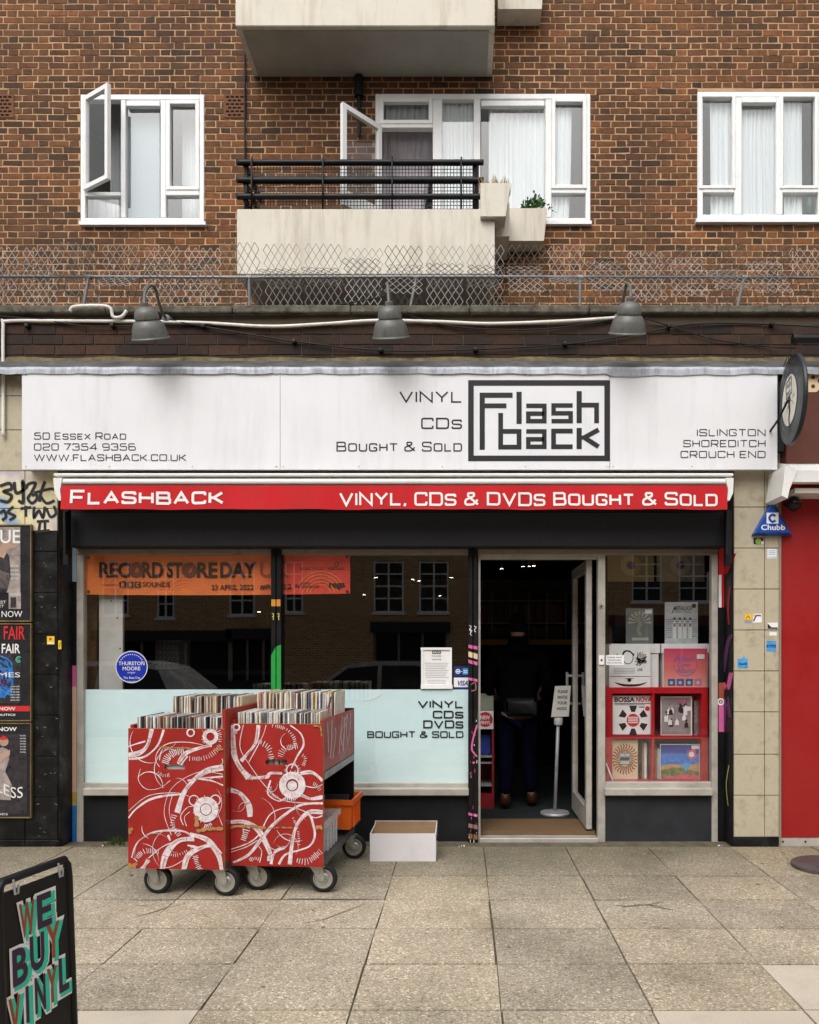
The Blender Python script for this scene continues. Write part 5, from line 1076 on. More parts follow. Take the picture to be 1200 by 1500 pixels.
b = MB(); b.lathe([(.032,0),(.038,.01),(.038,.06),(.034,.065),(0,.065)],(c.x+.03,yy,zz(1062)),n=18); b.lathe([(.012,0),(.012,.05),(.02,.055),(0,.06)],(c.x+.03,yy,zz(1050)),n=12); b.build('dispenser', plain('dispenser_white', (.5,.5,.5), .4), ss, True)
b = MB(); fs = lambda u, v, k=0: (c.x-.035+u*.15+v*.018, yy-.03-k, zz(1050)+v*.27); b.prism([fs(0,0),fs(1,.02),fs(1,1),fs(.1,.98)],(0,.01,0)); 
for i, s in enumerate(('PLEASE','SANITISE','YOUR','HANDS')): textfit(b,s,.28,.85,.86-i*.18,.76-i*.18,fs,.002,1,.02,0)
b.build('sign_plate', [plain('plate_white', (.6,.58,.54), .5), m_ink], ss)
# spotlights in the shop ceiling
m_bulb = emit('lit_bulb', (1,.86,.62), 25)
for i, (u, v, y) in enumerate(((735,832,2.6),(766,829,3.0),(775,829,3.05),(782,828,3.1),(551,845,2.4),(605,848,2.5),(614,850,2.6),(661,845,2.2),(645,872,3.8),(534,870,3.2),(380,895,3.0),(308,927,4.2),(317,930,4.3))):
    c = Vector(P(u,v,y)); t = thing('ceiling_spotlight', 'small lit spotlight hanging from the dark shop ceiling', 'lamp', (c.x,c.y,c.z), 'spotlights in the shop')
    b = MB(); b.lathe([(.0,.05),(.02,.05),(.026,.0),(.024,0),(.018,.04)], c, (0,-.5,-1), 14); b.tube([tuple(c), (c.x,c.y,2.44)],.006,6); b.build('housing', m_black, t)
    b = MB(); b.lathe([(0,.010),(.022,.0),(0,-.010)], c+Vector((0,-.012,-.018)), (0,-.5,-1), 12); b.build('bulb', m_bulb, t)
# customer seen from behind
def skin(name, nodes, edges, mat, parent, sub=2):
    me = bpy.data.meshes.new(name); o0 = ORIG[parent]; me.from_pydata([tuple(Vector(p)-o0) for p, r in nodes], edges, []); me.materials.append(mat)
    o = bpy.data.objects.new(name, me); COL.objects.link(o); o.parent = parent; md = o.modifiers.new('Skin', 'SKIN'); md.use_smooth_shade = True
    for sv, (p, r) in zip(me.skin_vertices[0].data, nodes): sv.radius = r if isinstance(r, tuple) else (r, r)
    me.skin_vertices[0].data[0].use_root = True
    sd = o.modifiers.new('Sub', 'SUBSURF'); sd.levels = sub; sd.render_levels = sub; return o
px_, py_ = .50, 1.22
pe = thing('person', 'person in dark jacket, blue jeans and brown boots standing with back turned inside the door', 'person', (px_,py_,.03))
m_skin = plain('skin', (.30,.16,.11), .5); m_jack = plain('dark_jacket', (.002,.002,.0025), .9, 0, .03); m_jean = M('blue_jeans', (.002,.003,.010), .9, .25, 20, spec=.03); m_boot = M('brown_boot', (.035,.012,.005), .4, .2, 15); m_hair = plain('dark_hair', (.006,.004,.003), .8, 0, .05)
Q = lambda x, y, z: (px_+x, py_+y, .03+z)
skin('body', [(Q(0,0,.92),(.09,.06)),(Q(0,.01,1.12),(.11,.08)),(Q(0,.0,1.34),(.17,.10)),(Q(0,-.01,1.44),(.07,.06)),(Q(0,.02,1.50),(.05,.055)),(Q(0,.045,1.58),(.075,.09)),(Q(0,.04,1.66),(.07,.085)),
    (Q(.19,0,1.37),.055),(Q(.25,.03,1.10),.042),(Q(.20,.22,.98),.034),(Q(.17,.30,.98),.03),(Q(-.19,0,1.37),.055),(Q(-.25,.03,1.10),.042),(Q(-.20,.22,.98),.034),(Q(-.17,.30,.98),.03),
    (Q(.09,0,.84),.085),(Q(.10,.10,.48),.055),(Q(.13,.16,.10),.04),(Q(.14,.26,.04),.035),(Q(-.09,0,.84),.085),(Q(-.10,.03,.48),.055),(Q(-.11,.04,.10),.04),(Q(-.12,.14,.04),.035)]
    + [(Q(s*(.15-.012*i),.37,.975-.01*i),.009) for s in (1,-1) for i in range(4)],
    [(0,1),(1,2),(2,3),(3,4),(4,5),(5,6),(2,7),(7,8),(8,9),(9,10),(2,11),(11,12),(12,13),(13,14),(0,15),(15,16),(16,17),(17,18),(0,19),(19,20),(20,21),(21,22)]+[(10,23+i) for i in range(4)]+[(14,27+i) for i in range(4)], m_skin, pe)
skin('jacket', [(Q(0,0,.80),(.19,.15)),(Q(0,0,1.0),(.18,.135)),(Q(0,.01,1.15),(.165,.125)),(Q(0,0,1.35),(.175,.125)),(Q(0,.0,1.46),(.10,.11)),(Q(.2,0,1.37),.075),(Q(.27,.02,1.10),.06),(Q(.22,.2,1.0),.048),(Q(-.2,0,1.37),.075),(Q(-.27,.02,1.10),.06),(Q(-.22,.2,1.0),.048)], [(0,1),(1,2),(2,3),(3,4),(3,5),(5,6),(6,7),(3,8),(8,9),(9,10)], m_jack, pe)
skin('jeans', [(Q(0,0,.92),(.165,.125)),(Q(.09,0,.80),.10),(Q(.10,.10,.48),.072),(Q(.13,.16,.12),.062),(Q(-.09,0,.80),.10),(Q(-.10,.03,.48),.072),(Q(-.11,.04,.12),.062)], [(0,1),(1,2),(2,3),(0,4),(4,5),(5,6)], m_jean, pe)
for s, dy in ((1.2,.16),(-1,.04)): skin('boot', [(Q(.11*s,dy,.16),.058),(Q(.11*s,dy-.02,.055),.052),(Q(.115*s,dy+.10,.045),(.046,.04)),(Q(.12*s,dy+.17,.035),(.042,.03))], [(0,1),(1,2),(2,3)], m_boot, pe)
cl_ = MB(); cl_.lathe([(.155,-.105),(.125,-.06),(.095,-.01),(.084,.045),(.074,.05),(.072,.0)], Q(0,.0,1.475), (0,.12,1), 18); cl_.build('collar', m_jack, pe, True)
skin('hair', [(Q(0,.01,1.55),(.078,.075)),(Q(0,.015,1.62),(.085,.085)),(Q(0,.04,1.69),(.078,.085)),(Q(0,.07,1.72),(.06,.06))], [(0,1),(1,2),(2,3)], m_hair, pe)
bg = MB(); bg.cbox(px_-.13, px_+.15, py_-.225, py_-.15, .87, 1.03, .03); tag(bg.build('shoulder_bag', M('grey_bag', (.012,.013,.014), .4, .2, 8), None, True), 'dark grey bag at the waist of the person inside the door', 'bag')

# ------------------------------------------------------------------ record trolleys
def tick(b, pts, w, L, f, k, mi=0, step=2.3):                # short brush ticks across a path
    q = cr(pts, 10); acc = 0
    for i in range(1, len(q)):
        d = math.dist(q[i], q[i-1]); acc += d
        if acc > step:
            acc = 0; dx, dy = (q[i][0]-q[i-1][0])/d, (q[i][1]-q[i-1][1])/d; l = L*random.uniform(.6,1.1)
            b.ribbon([(q[i][0]-dy*l/2, q[i][1]+dx*l/2), (q[i][0]+dy*l/2, q[i][1]-dx*l/2)], w, f, k, mi)
CP = lambda p: (170+p[0]/3.077, 980+p[1]/3.077)
LEFT = dict(st=[([(55,388),(110,376),(145,340),(165,268)],19),([(58,405),(130,395),(190,345),(220,272)],9),([(57,350),(90,338),(135,325)],7),([(440,340),(390,352),(320,378),(285,425)],16),([(200,440),(182,405),(200,360),(250,332),(330,328),(400,340)],4),([(200,410),(205,380),(215,360)],5),([(112,450),(103,500),(140,540),(200,535),(250,500)],3),([(492,440),(420,455),(360,495),(310,560),(282,645)],23),([(492,480),(400,488),(330,500)],7),([(492,520),(440,500),(380,492)],7),([(57,672),(90,632),(150,590),(220,570),(300,562)],9),([(57,640),(150,570),(280,556),(345,575)],3),([(310,700),(298,660),(330,620),(370,615)],4),([(325,705),(315,665),(340,640)],3),([(255,745),(222,640),(262,530),(380,462),(490,470)],3),([(275,740),(245,640),(262,560)],3),([(72,850),(100,780),(180,732),(300,726),(350,748)],8),([(340,740),(420,765),(470,830),(486,900)],22),([(213,903),(232,830),(285,772),(360,760)],25),([(312,903),(330,840),(380,805),(440,790),(480,830)],21),([(120,903),(150,858)],18),([(150,850),(230,790),(330,765)],5),([(250,770),(240,745)],10),([(330,790),(380,800)],9),([(200,895),(260,885),(330,840),(350,790)],3),([(490,700),(470,650)],3),([(300,430),(330,390)],8),([(465,440),(490,420),(488,400)],4)],
  tk=[([(225,430),(240,395),(275,372),(310,365)],5,34),([(270,650),(262,700),(292,745)],4,26),([(330,400),(400,400),(450,375),(480,340)],3,22),([(470,270),(480,300),(478,330)],3,18),([(85,865),(130,820),(200,820)],4,24),([(240,830),(280,835),(330,815)],3,14),([(365,830),(372,865),(388,898)],4,26),([(190,460),(215,478),(245,475)],3,16),([(400,700),(420,705),(440,690)],5,24)],
  rg=[(435,302,27,17),(415,628,42,30),(360,588,22,5),(458,585,22,5),(345,285,16,7)], dots=[(415,628,24)], hole=(222,428,318,452), ply=[([(372,725),(420,715),(495,712)],16),([(373,655),(374,705)],20),([(60,730),(75,728)],26),([(55,885),(95,885)],22),([(200,350),(345,356)],7),([(450,362),(495,358)],10)])
RIGHT = dict(st=[([(520,252),(528,360),(552,430),(600,490)],26),([(645,252),(632,330),(590,385),(565,415)],15),([(575,252),(560,350),(600,425),(680,530),(760,590),(935,602)],4),([(680,252),(660,310),(600,420)],4),([(790,252),(838,290),(850,340),(822,390),(795,445)],8),([(610,490),(680,485),(700,468),(752,468)],14),([(835,468),(890,463),(938,500)],15),([(700,500),(688,560),(735,592),(765,580)],7),([(825,555),(880,580),(938,572)],15),([(513,545),(560,560),(600,612),(606,665)],23),([(513,690),(580,688),(640,720),(680,785),(708,855)],21),([(528,872),(600,835),(660,762),(720,692),(830,612),(938,600)],13),([(520,812),(600,782),(650,740),(700,652),(780,622),(860,640),(892,685)],5),([(938,640),(880,640),(840,670),(812,720),(796,800),(788,876)],17),([(738,876),(768,832),(830,812),(880,790),(902,740),(885,662)],9),([(702,876),(720,822),(765,800)],13),([(520,825),(590,800),(640,770)],4),([(690,862),(700,830)],16),([(840,520),(900,530),(938,515)],5),([(650,870),(660,820),(640,790)],4),([(860,640),(900,665),(938,655)],6),([(520,300),(545,280)],14)],
  tk=[([(640,322),(690,350),(706,402)],4,26),([(742,400),(762,360),(822,345)],3,30),([(700,252),(770,268),(808,310),(810,350)],4,16),([(602,680),(588,735),(575,770)],5,34),([(815,855),(870,860),(928,815)],4,30),([(890,510),(910,520),(925,540)],3,20),([(590,480),(620,490)],4,24),([(840,380),(860,400),(850,430)],3,18),([(760,575),(800,580),(830,565)],6,22),([(700,520),(705,560),(735,575)],3,16),([(800,660),(825,720),(830,790)],3,12),([(600,860),(630,850),(650,855)],4,20)],
  rg=[(800,520,44,32),(800,452,26,6),(545,262,14,8)], dots=[(800,522,22)], hole=(676,405,776,432), ply=[([(515,712),(600,706),(680,714)],13),([(690,714),(740,712)],5),([(750,710),(800,712)],7),([(905,708),(938,706)],18),([(895,252),(935,258)],7),([(930,260),(934,300)],7)])
TROLLEY_H = {}; m_thin = M('thin_pink_paint', (.46,.24,.23), .55, .3, 40, dirt=(.6,.5,.5), dscale=40, damt=.8)
def trolley(label, xl, yf_, wpx, ptop, pbot, art, rear, side_r, rot, zd):
    W_, Ld = (wpx[1]-wpx[0])*(CD+yf_)/FPX, .93
    s_ = (CD+yf_)/FPX; zt, zb = CH+(VY-ptop)*s_, CH+(VY-pbot)*s_
    t = thing('record_trolley', label, 'trolley', (0,0,0), 'record trolleys on the pavement')
    loc = lambda px: (px-wpx[0])/(wpx[1]-wpx[0])*W_
    fz = lambda py: zb+(pbot-py)/(pbot-ptop)*(zt-zb)
    fl = lambda u, v, k=0: (min(max(loc(u),.001),W_-.001), -k, min(max(fz(v),zb+.001),zt-.001))
    hu0, hv0 = CP(art['hole'][:2]); hu1, hv1 = CP(art['hole'][2:]); hx0, hx1, hz1, hz0 = loc(hu0), loc(hu1), fz(hv0), fz(hv1)
    b = MB(); T = .022
    hr = (hz1-hz0)/2; ring = [(hx1-hr+hr*math.cos(R(a)), (hz0+hz1)/2+hr*math.sin(R(a))) for a in range(-90,91,22)]+[(hx0+hr+hr*math.cos(R(a)), (hz0+hz1)/2+hr*math.sin(R(a))) for a in range(90,271,22)]
    outer = []
    for x, z in ring:                                        # project the slot outline to the panel edge
        dx, dz = x-(hx0+hx1)/2, z-(hz0+hz1)/2; cx, cz = (hx0+hx1)/2, (hz0+hz1)/2
        kk = min([(W_-cx)/dx if dx > 1e-6 else 1e9, -cx/dx if dx < -1e-6 else 1e9, (zt-cz)/dz if dz > 1e-6 else 1e9, (zb-cz)/dz if dz < -1e-6 else 1e9]); outer.append([cx+dx*kk, cz+dz*kk])
    for cx, cz in ((0,zb),(W_,zb),(W_,zt),(0,zt)):
        i = min(range(len(outer)), key=lambda i: math.dist(outer[i], (cx,cz))); outer[i] = [cx,cz]
    n = len(ring)
    for yy in (0, T): b.add([(x,yy,z) for x, z in ring]+[(x,yy,z) for x, z in outer], [(i,(i+1)%n,n+(i+1)%n,n+i) for i in range(n)])
    b.add([(x,0,z) for x, z in ring]+[(x,T,z) for x, z in ring], [(i,(i+1)%n,n+(i+1)%n,n+i) for i in range(n)])
    b.add([(x,0,z) for x, z in outer]+[(x,T,z) for x, z in outer], [(i,(i+1)%n,n+(i+1)%n,n+i) for i in range(n)], 1)
    fp = b.build('front_panel', [m_cart, m_ply], t)
    b = MB()
    for i, (pts, w) in enumerate(art['st']): b.ribbon(cr([CP(p) for p in pts],8), w/3.077*(.98 if w > 8 else .9), fl, .0006+.00012*i, 0, taper=lambda q, ph=i: 1+.22*math.sin(q*7+ph))
    for i, (pts, w) in enumerate(art['st']):
        if w < 11: continue
        q = cr([CP(p) for p in pts],8); m0 = random.randint(1,4); j = m0
        while j < len(q)-6:                                  # streaks of thinner paint and cuff-like bands inside the broad strokes
            e = min(len(q)-1, j+random.randint(4,9)); o = random.uniform(-.2,.2)*w/3.077
            b.ribbon([(u+o*.7, v+o*.7) for u, v in q[j:e]], w/3.077*random.uniform(.12,.34), fl, .0032+.00005*i, 2, taper=lambda t: .2+math.sin(t*3.14))
            if random.random() < .6: a_, c_ = q[e-1], q[e-2] if e >= 2 else q[e]; dx, dy = a_[0]-c_[0], a_[1]-c_[1]; l_ = math.hypot(dx,dy) or 1; hw_ = w/3.077*.5; b.ribbon([(a_[0]-dy/l_*hw_,a_[1]+dx/l_*hw_),(a_[0]+dy/l_*hw_,a_[1]-dx/l_*hw_)], .7, fl, .0038, 3)
            j = e+random.randint(2,6)
    for i in range(15):                                      # fine looping hair lines
        u0, v0 = random.uniform(wpx[0]+8, wpx[1]-8), random.uniform(ptop+8, pbot-8); r_ = random.uniform(9, 34); a0 = random.uniform(0, 360); ar = arc(u0, v0, r_, a0, a0+random.uniform(70, 230), 22)
        ar = [(u, v*(1)+0) for u, v in ar if wpx[0]+2 < u < wpx[1]-2 and ptop+2 < v < pbot-2]
        if len(ar) > 5 and max(math.dist(a_, c_) for a_, c_ in zip(ar, ar[1:])) < 12: b.ribbon(ar, random.uniform(.5, 1.3), fl, .0040+.00001*i, random.choice((0,0,2)), taper=lambda t: .3+math.sin(t*3.14))
    for i, (u, v, r, w) in enumerate(art['rg']):             # petal dashes round the rings
        if r < 25: continue
        c = CP((u,v))
        for k_ in range(22):
            if random.random() < .45: continue
            a_ = k_*6.2832/22+random.uniform(-.08,.08); r0, r1 = (r+w*.45)/3.077, (r+w*.45+random.uniform(3,12))/3.077
            b.ribbon([(c[0]+r0*math.cos(a_),c[1]+r0*math.sin(a_)),(c[0]+r1*math.cos(a_),c[1]+r1*math.sin(a_))], random.uniform(.5,1.2), fl, .0052+.00004*k_, 0)
            b.ribbon([(c[0]+(r-w*.3)/3.077*math.cos(a_),c[1]+(r-w*.3)/3.077*math.sin(a_)),(c[0]+(r+w*.3)/3.077*math.cos(a_),c[1]+(r+w*.3)/3.077*math.sin(a_))], random.uniform(.3,.8), fl, .0060+.00002*k_, 2)
    for i, (pts, w, L) in enumerate(art['tk']): tick(b, [CP(p) for p in pts], w/3.077*.8, L/3.077, fl, .0045+.0001*i)
    for i, (u, v, r, w) in enumerate(art['rg']): c = CP((u,v)); b.ribbon(arc(c[0],c[1],r/3.077,0,360,26)[:-1], w/3.077, fl, .0056+.0001*i, 0, True)
    for u, v, r in art['dots']:
        c = CP((u,v)); b.disc(c[0],c[1],r/3.077,fl,.0062,0,20); b.ribbon(arc(c[0],c[1],r/3.077*1.1,0,300,20), .6, fl, .0066, 1)
    b.build('painted_swirls', [m_swirl, m_ink, m_thin, m_cart], fp)
    b = MB()
    for i, (pts, w) in enumerate(art['ply']): b.ribbon([(u+random.uniform(-.3,.3), v+random.uniform(-.5,.5)) for u, v in cr([CP(p) for p in pts],6)], w/3.077, fl, .0070+.0001*i, 0, taper=lambda q: .55+.6*abs(math.sin(q*13)))
    b.build('worn_patch', m_ply, fp)
    b = MB()
    if side_r: s2 = MB(); s2.box(hx0-.02,hx1+.01,T+.003,T+.006,hz0-.02,hz1+.012); s2.build('slot_light_filler', plain('pale_slot_light', (.55,.66,.67), .5), fp)  # pale filler added so the slot reads as light showing through
    b.cbox(0,.02,T+.002,Ld,zd-.05,zt+.02,.002); b.build('side_board', m_cart, t)
    zs = zt+(.02 if side_r == 0 else .11)
    b = MB(); b.cbox(W_-.02,W_,T+.002,Ld,zd-.03 if side_r == 0 else zb+.0,zs,.002); sb = b.build('side_board', m_cart, t)
    b = MB(); fsr = lambda u, v, k=0: (W_+k, T+u*(Ld-T), zd-.03+v*(zs-zd+.03))
    for i in range(9): u = random.uniform(.1,.8); b.ribbon(cr([(u,random.uniform(.05,.4)),(u+random.uniform(-.08,.12),.6),(u+random.uniform(-.1,.2),random.uniform(.7,.95))],5), .02, fsr, .001+.0001*i)
    if side_r == 0: b.build('painted_swirls', m_swirl, sb)
    b = MB(); b.box(.02,W_-.02,T+.002,Ld-.01,zd-.015,zd); b.box(.02,W_-.02,Ld-.03,Ld-.01,zd,zd+.16); b.build('tray', M('tray_ply', (.2,.1,.05), .7, .2, 10), t)
    b = MB(); b.box(W_-.012,W_+.004,T+.002,Ld,zd-.075,zd-.032) if side_r == 0 else b.box(W_-.03,W_-.022,T+.002,Ld,zd-.075,zd-.03); b.build('steel_edge', m_pole, t)
    b = MB(); b.box(.0,W_,T+.002,Ld+.04,zb-.005,zb+.035); b.build('bottom_shelf', M('grey_shelf', (.07,.07,.07), .5, .2, 8), t)
    b = MB(); b.box(0,W_,Ld,Ld+.02,zb+.035 if rear else zd-.05, zt+.03); b.build('rear_panel', m_black if rear else m_cart, t)
    r = .083; zc = r
    for i, (x, y, sw) in enumerate(((.10,.10,1),(W_-.05,.08,1),(.10,Ld-.08,1),(W_-.02,Ld-.06,1))):
        b = MB(); ox = .035*sw; b.prism([(x-.045,y-.03,zb-.008),(x+.035,y-.03,zb-.008),(x+ox+.02,y-.03,zc-.018),(x+ox-.012,y-.03,zc-.018)],(0,.003,0)); b.prism([(x-.045,y+.03,zb-.008),(x+.035,y+.03,zb-.008),(x+ox+.02,y+.03,zc-.018),(x+ox-.012,y+.03,zc-.018)],(0,-.003,0)); b.box(x-.05,x+.05,y-.04,y+.04,zb-.013,zb-.006); b.lathe([(0,-.006),(.011,-.005),(.013,0),(.013,.066),(0,.066)],(x+ox,y-.034,zc),(0,1,0),12)
        ca = b.build('caster', m_zinc, t)
        b = MB(); b.lathe([(r*.70,-.018),(r*.86,-.021),(r*.97,-.015),(r,-.006),(r,.006),(r*.97,.015),(r*.86,.021),(r*.70,.018)],(x+ox,y,zc),(0,1,0),36); b.build('tyre', m_rubber, ca, True)
        b = MB(); b.lathe([(r*.71,-.020),(r*.66,-.021),(r*.62,-.012),(r*.40,-.010),(r*.3,-.017),(r*.0,-.018)],(x+ox,y,zc),(0,1,0),30); b.lathe([(r*.71,.018),(r*.66,.020),(r*.60,.010),(r*.35,.010),(0,.016)],(x+ox,y,zc),(0,1,0),30); b.build('rim', m_zinc, ca, 'angle')
    t.location = (xl, yf_, 0); t.rotation_euler = (0,0,R(rot))
    TROLLEY_H[label] = (W_, Ld, zd, zt)
    return t, (lambda x, y, z: (Matrix.Translation((xl,yf_,0)) @ Matrix.Rotation(R(rot),4,'Z') @ Vector((x,y,z)))), W_, Ld, zd, zt, zb
ROT = -3.5
tl, ml, Wl, Ll, zdl, ztl, zbl = trolley('left red trolley of records with white swirls and an open hand slot', P(188,0,-1.25)[0], -1.25, (188,331), 1067, 1272, LEFT, False, 1, ROT, .728)
tr, mr_, Wr, Lr, zdr, ztr, zbr = trolley('right red trolley of records with white swirls and crates on its lower shelf', P(338,0,-1.18)[0], -1.18, (338,475), 1060, 1268, RIGHT, True, 0, ROT, .748)
# records: one object each, sharing a few meshes
SL = [(.62,.54,.40),(.45,.36,.24),(.70,.66,.58),(.06,.06,.07),(.025,.025,.03),(.30,.30,.30),(.55,.55,.55),(.35,.20,.13),(.42,.31,.19),(.10,.12,.24),(.62,.58,.50),(.66,.50,.22),(.20,.17,.15),(.50,.20,.16),(.33,.26,.18),(.75,.73,.70)]
slm = [M('sleeve_paper_%s' % n_, c, .65, .18, 18, dirt=tuple(x*.6 for x in c), dscale=14, damt=.7) for n_, c in zip(('buff','tan','cream','charcoal','black','grey','silver','brown','fawn','navy','ivory','mustard','umber','brick','khaki','white'), SL)]
lpm = []
def lpmesh(w, h, mat):
    b = MB(); b.cbox(-w/2,w/2,0,.312,0,h,.0012); me = bpy.data.meshes.new('record'); me.from_pydata(b.v,[],b.f); me.materials.append(mat); me.update(); return me
for m_ in slm: lpm.append([lpmesh(w, .312, m_) for w in (.0052,.0072,.0098)])
def row(mat4, x0, x1, y, z, rot, pal, label, group, jz=.008, lean=0):
    x = x0
    while x < x1-.006:
        k = random.choices((0,1,2),(3,4,2))[0]; w = (.0058,.0078,.0104)[k]
        o = bpy.data.objects.new('record', lpm[random.choice(pal)][k]); COL.objects.link(o)
        o.location = mat4(x+w/2, y+random.uniform(-.010,.010), z+random.uniform(0,jz)); o.rotation_euler = (random.uniform(-.012,.012), lean+random.uniform(-.03,.03), R(rot)+random.uniform(-.015,.015))
        tag(o, label, 'record', group); x += w
row(ml, .03, Wl-.028, .04, zdl+.002, ROT, [3,3,4,4,5,6,6,12,2,15,7], 'worn record sleeve in the low front row of the left red trolley', 'records in the front row of the left trolley')
row(ml, .09, Wl-.028, .40, zdl+.10, ROT, [0,0,1,1,8,2,10,3,14,7,12,15,9], 'worn record sleeve in the raised back row of the left red trolley', 'records in the back row of the left trolley', .012)
row(mr_, .03, Wr-.03, .04, zdr+.002, ROT, [6,6,5,3,15,2,12,10,5,0], 'worn record sleeve in the low front row of the right red trolley', 'records in the front row of the right trolley')
row(mr_, .03, Wr-.022, .40, zdr+.10, ROT, [2,10,10,0,15,1,7,3,13,9,11,2,8], 'worn record sleeve in the raised back row of the right red trolley', 'records in the back row of the right trolley', .014)
for mm, Wq, zd in ((ml, Wl, zdl),(mr_, Wr, zdr)):
    b = MB(); A = [mm(*p) for p in ((.022,.37,zd),(Wq-.022,.37,zd),(Wq-.022,.78,zd),(.022,.78,zd))]; b.prism(A, (0,0,.098)); tag(b.build('riser_block', m_ply), 'plywood riser under the back row of the '+('left' if mm is ml else 'right')+' trolley', 'riser', 'plywood risers in the trolleys')
for i, (x, y, z, m_, lab, tl_) in enumerate(((Wr-.10,.455,zdr+.115,plain('violet_sleeve', (.10,.07,.16), .5),'dark violet sleeve leaning at the end of the right trolley',.24),(Wr-.075,.38,zdr+.045,plain('magenta_sleeve', (.65,.05,.30), .5),'bright pink sleeve leaning at the front end of the right trolley',.16))):
    b = MB(); b.cbox(-.003,.003,0,.04,0,.29,.001); o = b.build('record_sleeve', m_); o.location = mr_(x,y-.1,z); o.rotation_euler = (0,tl_,R(ROT)); tag(o, lab, 'record')
# crates on the lower shelf of the right trolley
def crate(mm, x0, x1, y0, y1, z0, h, mat, label, name='crate', flare=.012, rot=0, cat='crate', rim=True):
    t = thing(name, label, cat, tuple(mm((x0+x1)/2,(y0+y1)/2,z0))); t.rotation_euler = (0,0,R(ROT+rot)); ORIG[t] = Vector((0,0,0))
    w, d = (x1-x0)/2, (y1-y0)/2; b = MB(); f_ = flare; T = .006
    def ring(a, c, z): return [(-a,-c,z),(a,-c,z),(a,c,z),(-a,c,z)]
    o = ring(w-f_,d-f_,0)+ring(w,d,h)+ring(w-T,d-T,h)+ring(w-f_-T,d-f_-T,T)
    b.add(o, [(3,2,1,0)]+[(i,(i+1)%4,4+(i+1)%4,4+i) for i in range(4)]+[(4+i,4+(i+1)%4,8+(i+1)%4,8+i) for i in range(4)]+[(8+i,8+(i+1)%4,12+(i+1)%4,12+i) for i in range(4)]+[(12,13,14,15)])
    b.build('body', mat, t)
    if rim:
        b = MB(); e = .014
        b.box(-w-e,w+e,-d-e,-d+.001,h-.03,h+.004); b.box(-w-e,w+e,d-.001,d+e,h-.03,h+.004); b.box(-w-e,-w+.001,-d+.001,d-.001,h-.03,h+.004); b.box(w-.001,w+e,-d+.001,d-.001,h-.03,h+.004)
        for q in (-.6,-.2,.2,.6): b.box(w*q-.006,w*q+.006,-d-.009,-d+.0,.01,h-.03); b.box(w+.0,w+.009,d*q-.006,d*q+.006,.01,h-.03)
        b.build('rim', mat, t)
    return t, w, d
def clearmat():
    m, n, l, b = newmat('clear_plastic'); n.remove(b); t = n.new('ShaderNodeBsdfTransparent'); d = n.new('ShaderNodeBsdfPrincipled'); d.inputs['Base Color'].default_value = (.75,.76,.78,1); d.inputs['Roughness'].default_value = .25; mx = n.new('ShaderNodeMixShader'); mx.inputs[0].default_value = .3; l.new(t.outputs[0], mx.inputs[1]); l.new(d.outputs[0], mx.inputs[2]); l.new(mx.outputs[0], n['Material Output'].inputs[0]); return m
zq = zbr+.037
crate(mr_, Wr-.42, Wr+.045, .62, .95, zq+.045, .195, m_orange, 'orange plastic crate at the back of the right trolley lower shelf')
crate(mr_, Wr-.40, Wr-.02, .12, .52, zq, .20, clearmat(), 'clear plastic box on the right trolley lower shelf', 'plastic_box', .01, 0, 'box', True)
crate(mr_, Wr-.36, Wr-.03, .02, .10, zq+.02, .34, M('dark_grey_crate', (.03,.032,.036), .4, .2, 9), 'narrow dark grey bin right behind the right trolley front panel', 'bin', .008, 0, 'bin', True)
for i in range(8):
    b = MB(); b.cbox(-.008,.008,0,.19,0,.15,.001); o = b.build('compact_disc_case', random.choice([slm[2],slm[4],slm[6],slm[15],slm[0]])); o.location = mr_(Wr-.36+i*.04, .2, zq+.012); o.rotation_euler = (0,random.uniform(-.2,.2),R(ROT)); tag(o, 'disc case standing in the clear plastic box on the right trolley', 'disc case', 'disc cases in the clear plastic box')
for i in range(7):
    b = MB(); b.cbox(-.16,.16,-.004,.004,0,.19,.001); o = b.build('record_sleeve', random.choice([slm[3],slm[4],slm[12],slm[5]])); o.location = mr_(Wr-.19,.63+i*.04,zq+.045); o.rotation_euler = (R(-12),0,R(ROT)); tag(o, 'dark sleeve leaning in the orange crate on the right trolley', 'record', 'sleeves in the orange crate')
# white cardboard box
bx = thing('cardboard_box', 'open white cardboard box with brown inside on the pavement beside the trolleys', 'box', P(590,1262,-.43))
x0, x1, yA, yB, hh, T = P(542,0,-.43)[0], P(638.5,0,-.43)[0], -.43, -.10, .19, .006
b = MB(); b.box(x0,x1,yA,yA+T,.001,hh); b.box(x1-T,x1,yA+T,yB-T,.001,hh); b.box(x0,x0+T,yA+T,yB-T,.001,hh); b.box(x0,x1,yB-T,yB,.001,hh+.02); b.box(x0+T,x1-T,yA+T,yB-T,.001,.006); b.build('shell', M('white_board_box', (.70,.67,.69), .55, .05, 6, dirt=(.5,.47,.48), dscale=7, damt=.4), bx)
b = MB(); e = .002
b.box(x0+T,x1-T,yB-T-e-.002,yB-T-e,.008,hh+.018); b.box(x0+T,x1-T,yA+T+e,yA+T+e+.002,.008,hh-.002); b.box(x0+T+e,x0+T+e+.002,yA+.02,yB-.02,.008,hh-.002); b.box(x1-T-e-.002,x1-T-e,yA+.02,yB-.02,.008,hh-.002); b.box(x0+.012,x1-.012,yA+.16,yA+.166,.008,hh+.012)
b.build('lining', m_kraft, bx)
b = MB(); b.tube([(x1+.001,yA+.13,.125),(x1+.001,yA+.21,.125)],.011,10); b.build('hand_hole', m_ink, bx)
